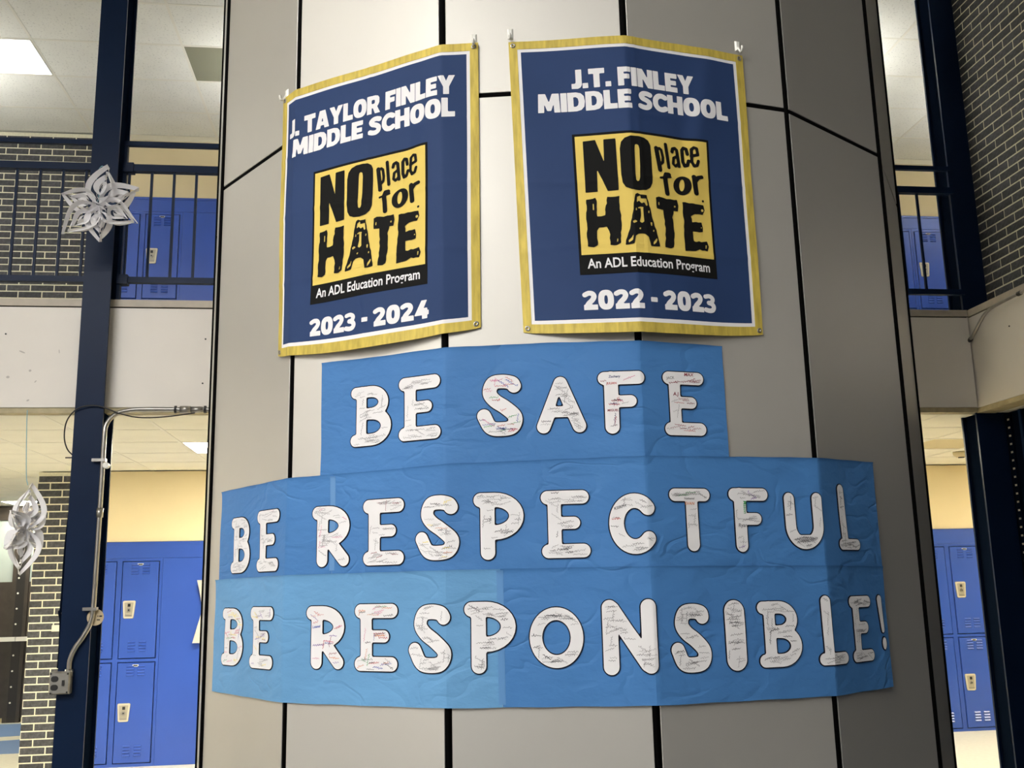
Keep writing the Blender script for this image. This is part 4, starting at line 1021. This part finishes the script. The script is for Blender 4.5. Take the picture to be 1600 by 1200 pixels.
# black cables
tag(MB().tube(crom([(-1.30, 6.93, 2.80), (-1.50, 6.92, 2.772), (-1.66, 6.90, 2.765), (-1.78, 6.885, 2.79), (-1.90, 6.88, 2.835), (-1.98, 6.88, 2.842), (-2.06, 6.88, 2.815), (-2.12, 6.90, 2.74), (-2.138, 6.93, 2.64), (-2.12, 6.95, 2.56), (-2.083, 6.98, 2.515)], 6), .0045, 7).build('cable', M['black'], None, True),
    'thin black cable looping around the left post under the balcony edge', 'cable')
tag(MB().tube(crom([(-2.083, 7.0, 2.50), (-2.079, 6.96, 2.2), (-2.083, 6.93, 1.9), (-2.085, 6.93, 1.54), (-2.095, 6.93, 1.50), (-2.083, 6.93, 1.44), (-2.078, 6.93, 1.3), (-2.080, 6.93, 1.15)], 6), .010, 8).build('cable', M['dark'], None, True),
    'dark cable running down the left edge of the left post', 'cable')
tag(MB().box(-2.125, -2.074, 6.935, 6.945, 2.497, 2.505).build('cable_tie', M['black']), 'black tie end sticking out left of the left post', 'cable tie')
# round tag behind the conduit
t = empty('round_tag', (-1.862, 6.893, 1.462)); tag(t, 'round tan tag tucked behind the conduit on the left post', 'tag')
MB().tube([(0, 0, 0), (0, .003, 0)], .052, 28).build('disc', M['tag'], t)
mb = MB().add([(.012, -.0006, .004), (.020, -.0006, .004), (.020, -.0006, .010), (.012, -.0006, .010)], [(0, 1, 2, 3)])
mb.add([(.024, -.0006, .002), (.042, -.0006, .002), (.042, -.0006, .011), (.024, -.0006, .011)], [(0, 1, 2, 3)])
mb.add([(.010, -.0006, -.020), (.030, -.0006, -.020), (.030, -.0006, -.013), (.010, -.0006, -.013)], [(0, 1, 2, 3)])
mb.build('print', M['black'], t)
# conduit on the right fascia
t = empty('electrical_conduit', (XR, 6.9, 3.4)); tag(t, 'short steel conduit running up the right balcony face', 'conduit'); O_L = (XR, 6.9, 3.4)
rp = [(4.43, 6.985, 3.375), (4.415, 6.93, 3.385), (4.41, 6.86, 3.425), (4.405, 6.78, 3.475), (4.405, 6.70, 3.515), (4.405, 6.55, 3.535), (4.405, 6.2, 3.54), (4.405, 5.2, 3.54)]
MB().tube(shift(crom(rp, 5), O_L), .0125, 10).build('pipe', M['steel'], t, True)
MB().tube(shift([(4.435, 7.0, 3.372), (4.425, 6.965, 3.378)], O_L), .017, 10).build('end_fitting', M['black'], t)
MB().tube(shift([(4.405, 6.315, 3.539), (4.405, 6.28, 3.54)], O_L), .017, 10).build('coupling', M['black'], t)

# ================================================================ FAR LEFT: doors and floor inlay beyond the pier
YD = 14.35
d = empty('door_1', (-4.9, YD, 0)); struct(d, 'dark bronze glazed doors far beyond the brick pier')
MB().box(-2.0, 1.4, 0, .05, 2.62, 2.71).box(-2.0, 1.4, 0.01, .05, 2.71, ZC).build('head_frame', M['door'], d)
for x_ in (-1.2, -.02, .10, 1.3): MB().box(x_ - .045, x_ + .045, -.01, .05, 0, 2.62).build('mullion', M['door'], d)
for x0_, x1_ in ((-1.155, -.065), (.145, 1.255)):
    MB().box(x0_, x1_, .012, .04, 1.68, 1.80).build('transom', M['door'], d)
    MB().box(x0_, x1_, .02, .03, 1.80, 2.62).build('glass_pane', M['glass'], d)
    lf = MB().box(x0_, x1_, .01, .045, .06, 1.05).box(x0_, x0_ + .18, .01, .045, 1.05, 1.68).box(x1_ - .18, x1_, .01, .045, 1.05, 1.68).box(x0_ + .18, x1_ - .18, .01, .045, 1.56, 1.68).build('door_leaf', M['door'], d)
    MB().box(x0_ + .18, x1_ - .18, .022, .032, 1.05, 1.56).build('glass_pane', M['glass'], d)
    MB().box(x0_ - .10, x1_ + .10, -.05, -.01, 1.03, 1.085).build('push_bar', M['white_plastic'], d)
MB().box(-.01, .10, -.011, .0, .0, 2.62).build('astragal', M['black'], d)
mb = MB()
for k in range(12): mb.tube([(.02, -.018, .25 + .2 * k), (.02, -.011, .25 + .2 * k)], .012, 8)
o = mb.build('studs', M['white_plastic'], d); o['kind'] = 'stuff'
mb = MB(); mb.box(-7, -2.9, YD + .06, YD + .2, 0, 3.4); struct(mb.build('wall_far', M['cream']))
for P_ in ([(-6.5, 14.2), (-3.2, 14.2), (-3.6, 13.2), (-6.9, 12.3)], [(-6.5, 11.9), (-3.45, 12.9), (-3.3, 11.6), (-6.0, 11.5)]):
    m_ = MB().add([(x, y, .002) for x, y in P_] + [(x, y, -.01) for x, y in P_], [(0, 1, 2, 3), (7, 6, 5, 4), (0, 4, 5, 1), (1, 5, 6, 2), (2, 6, 7, 3), (3, 7, 4, 0)])
    o = m_.build('floor_inlay', M['inlay']); struct(o, 'blue inlay band in the pale corridor floor')
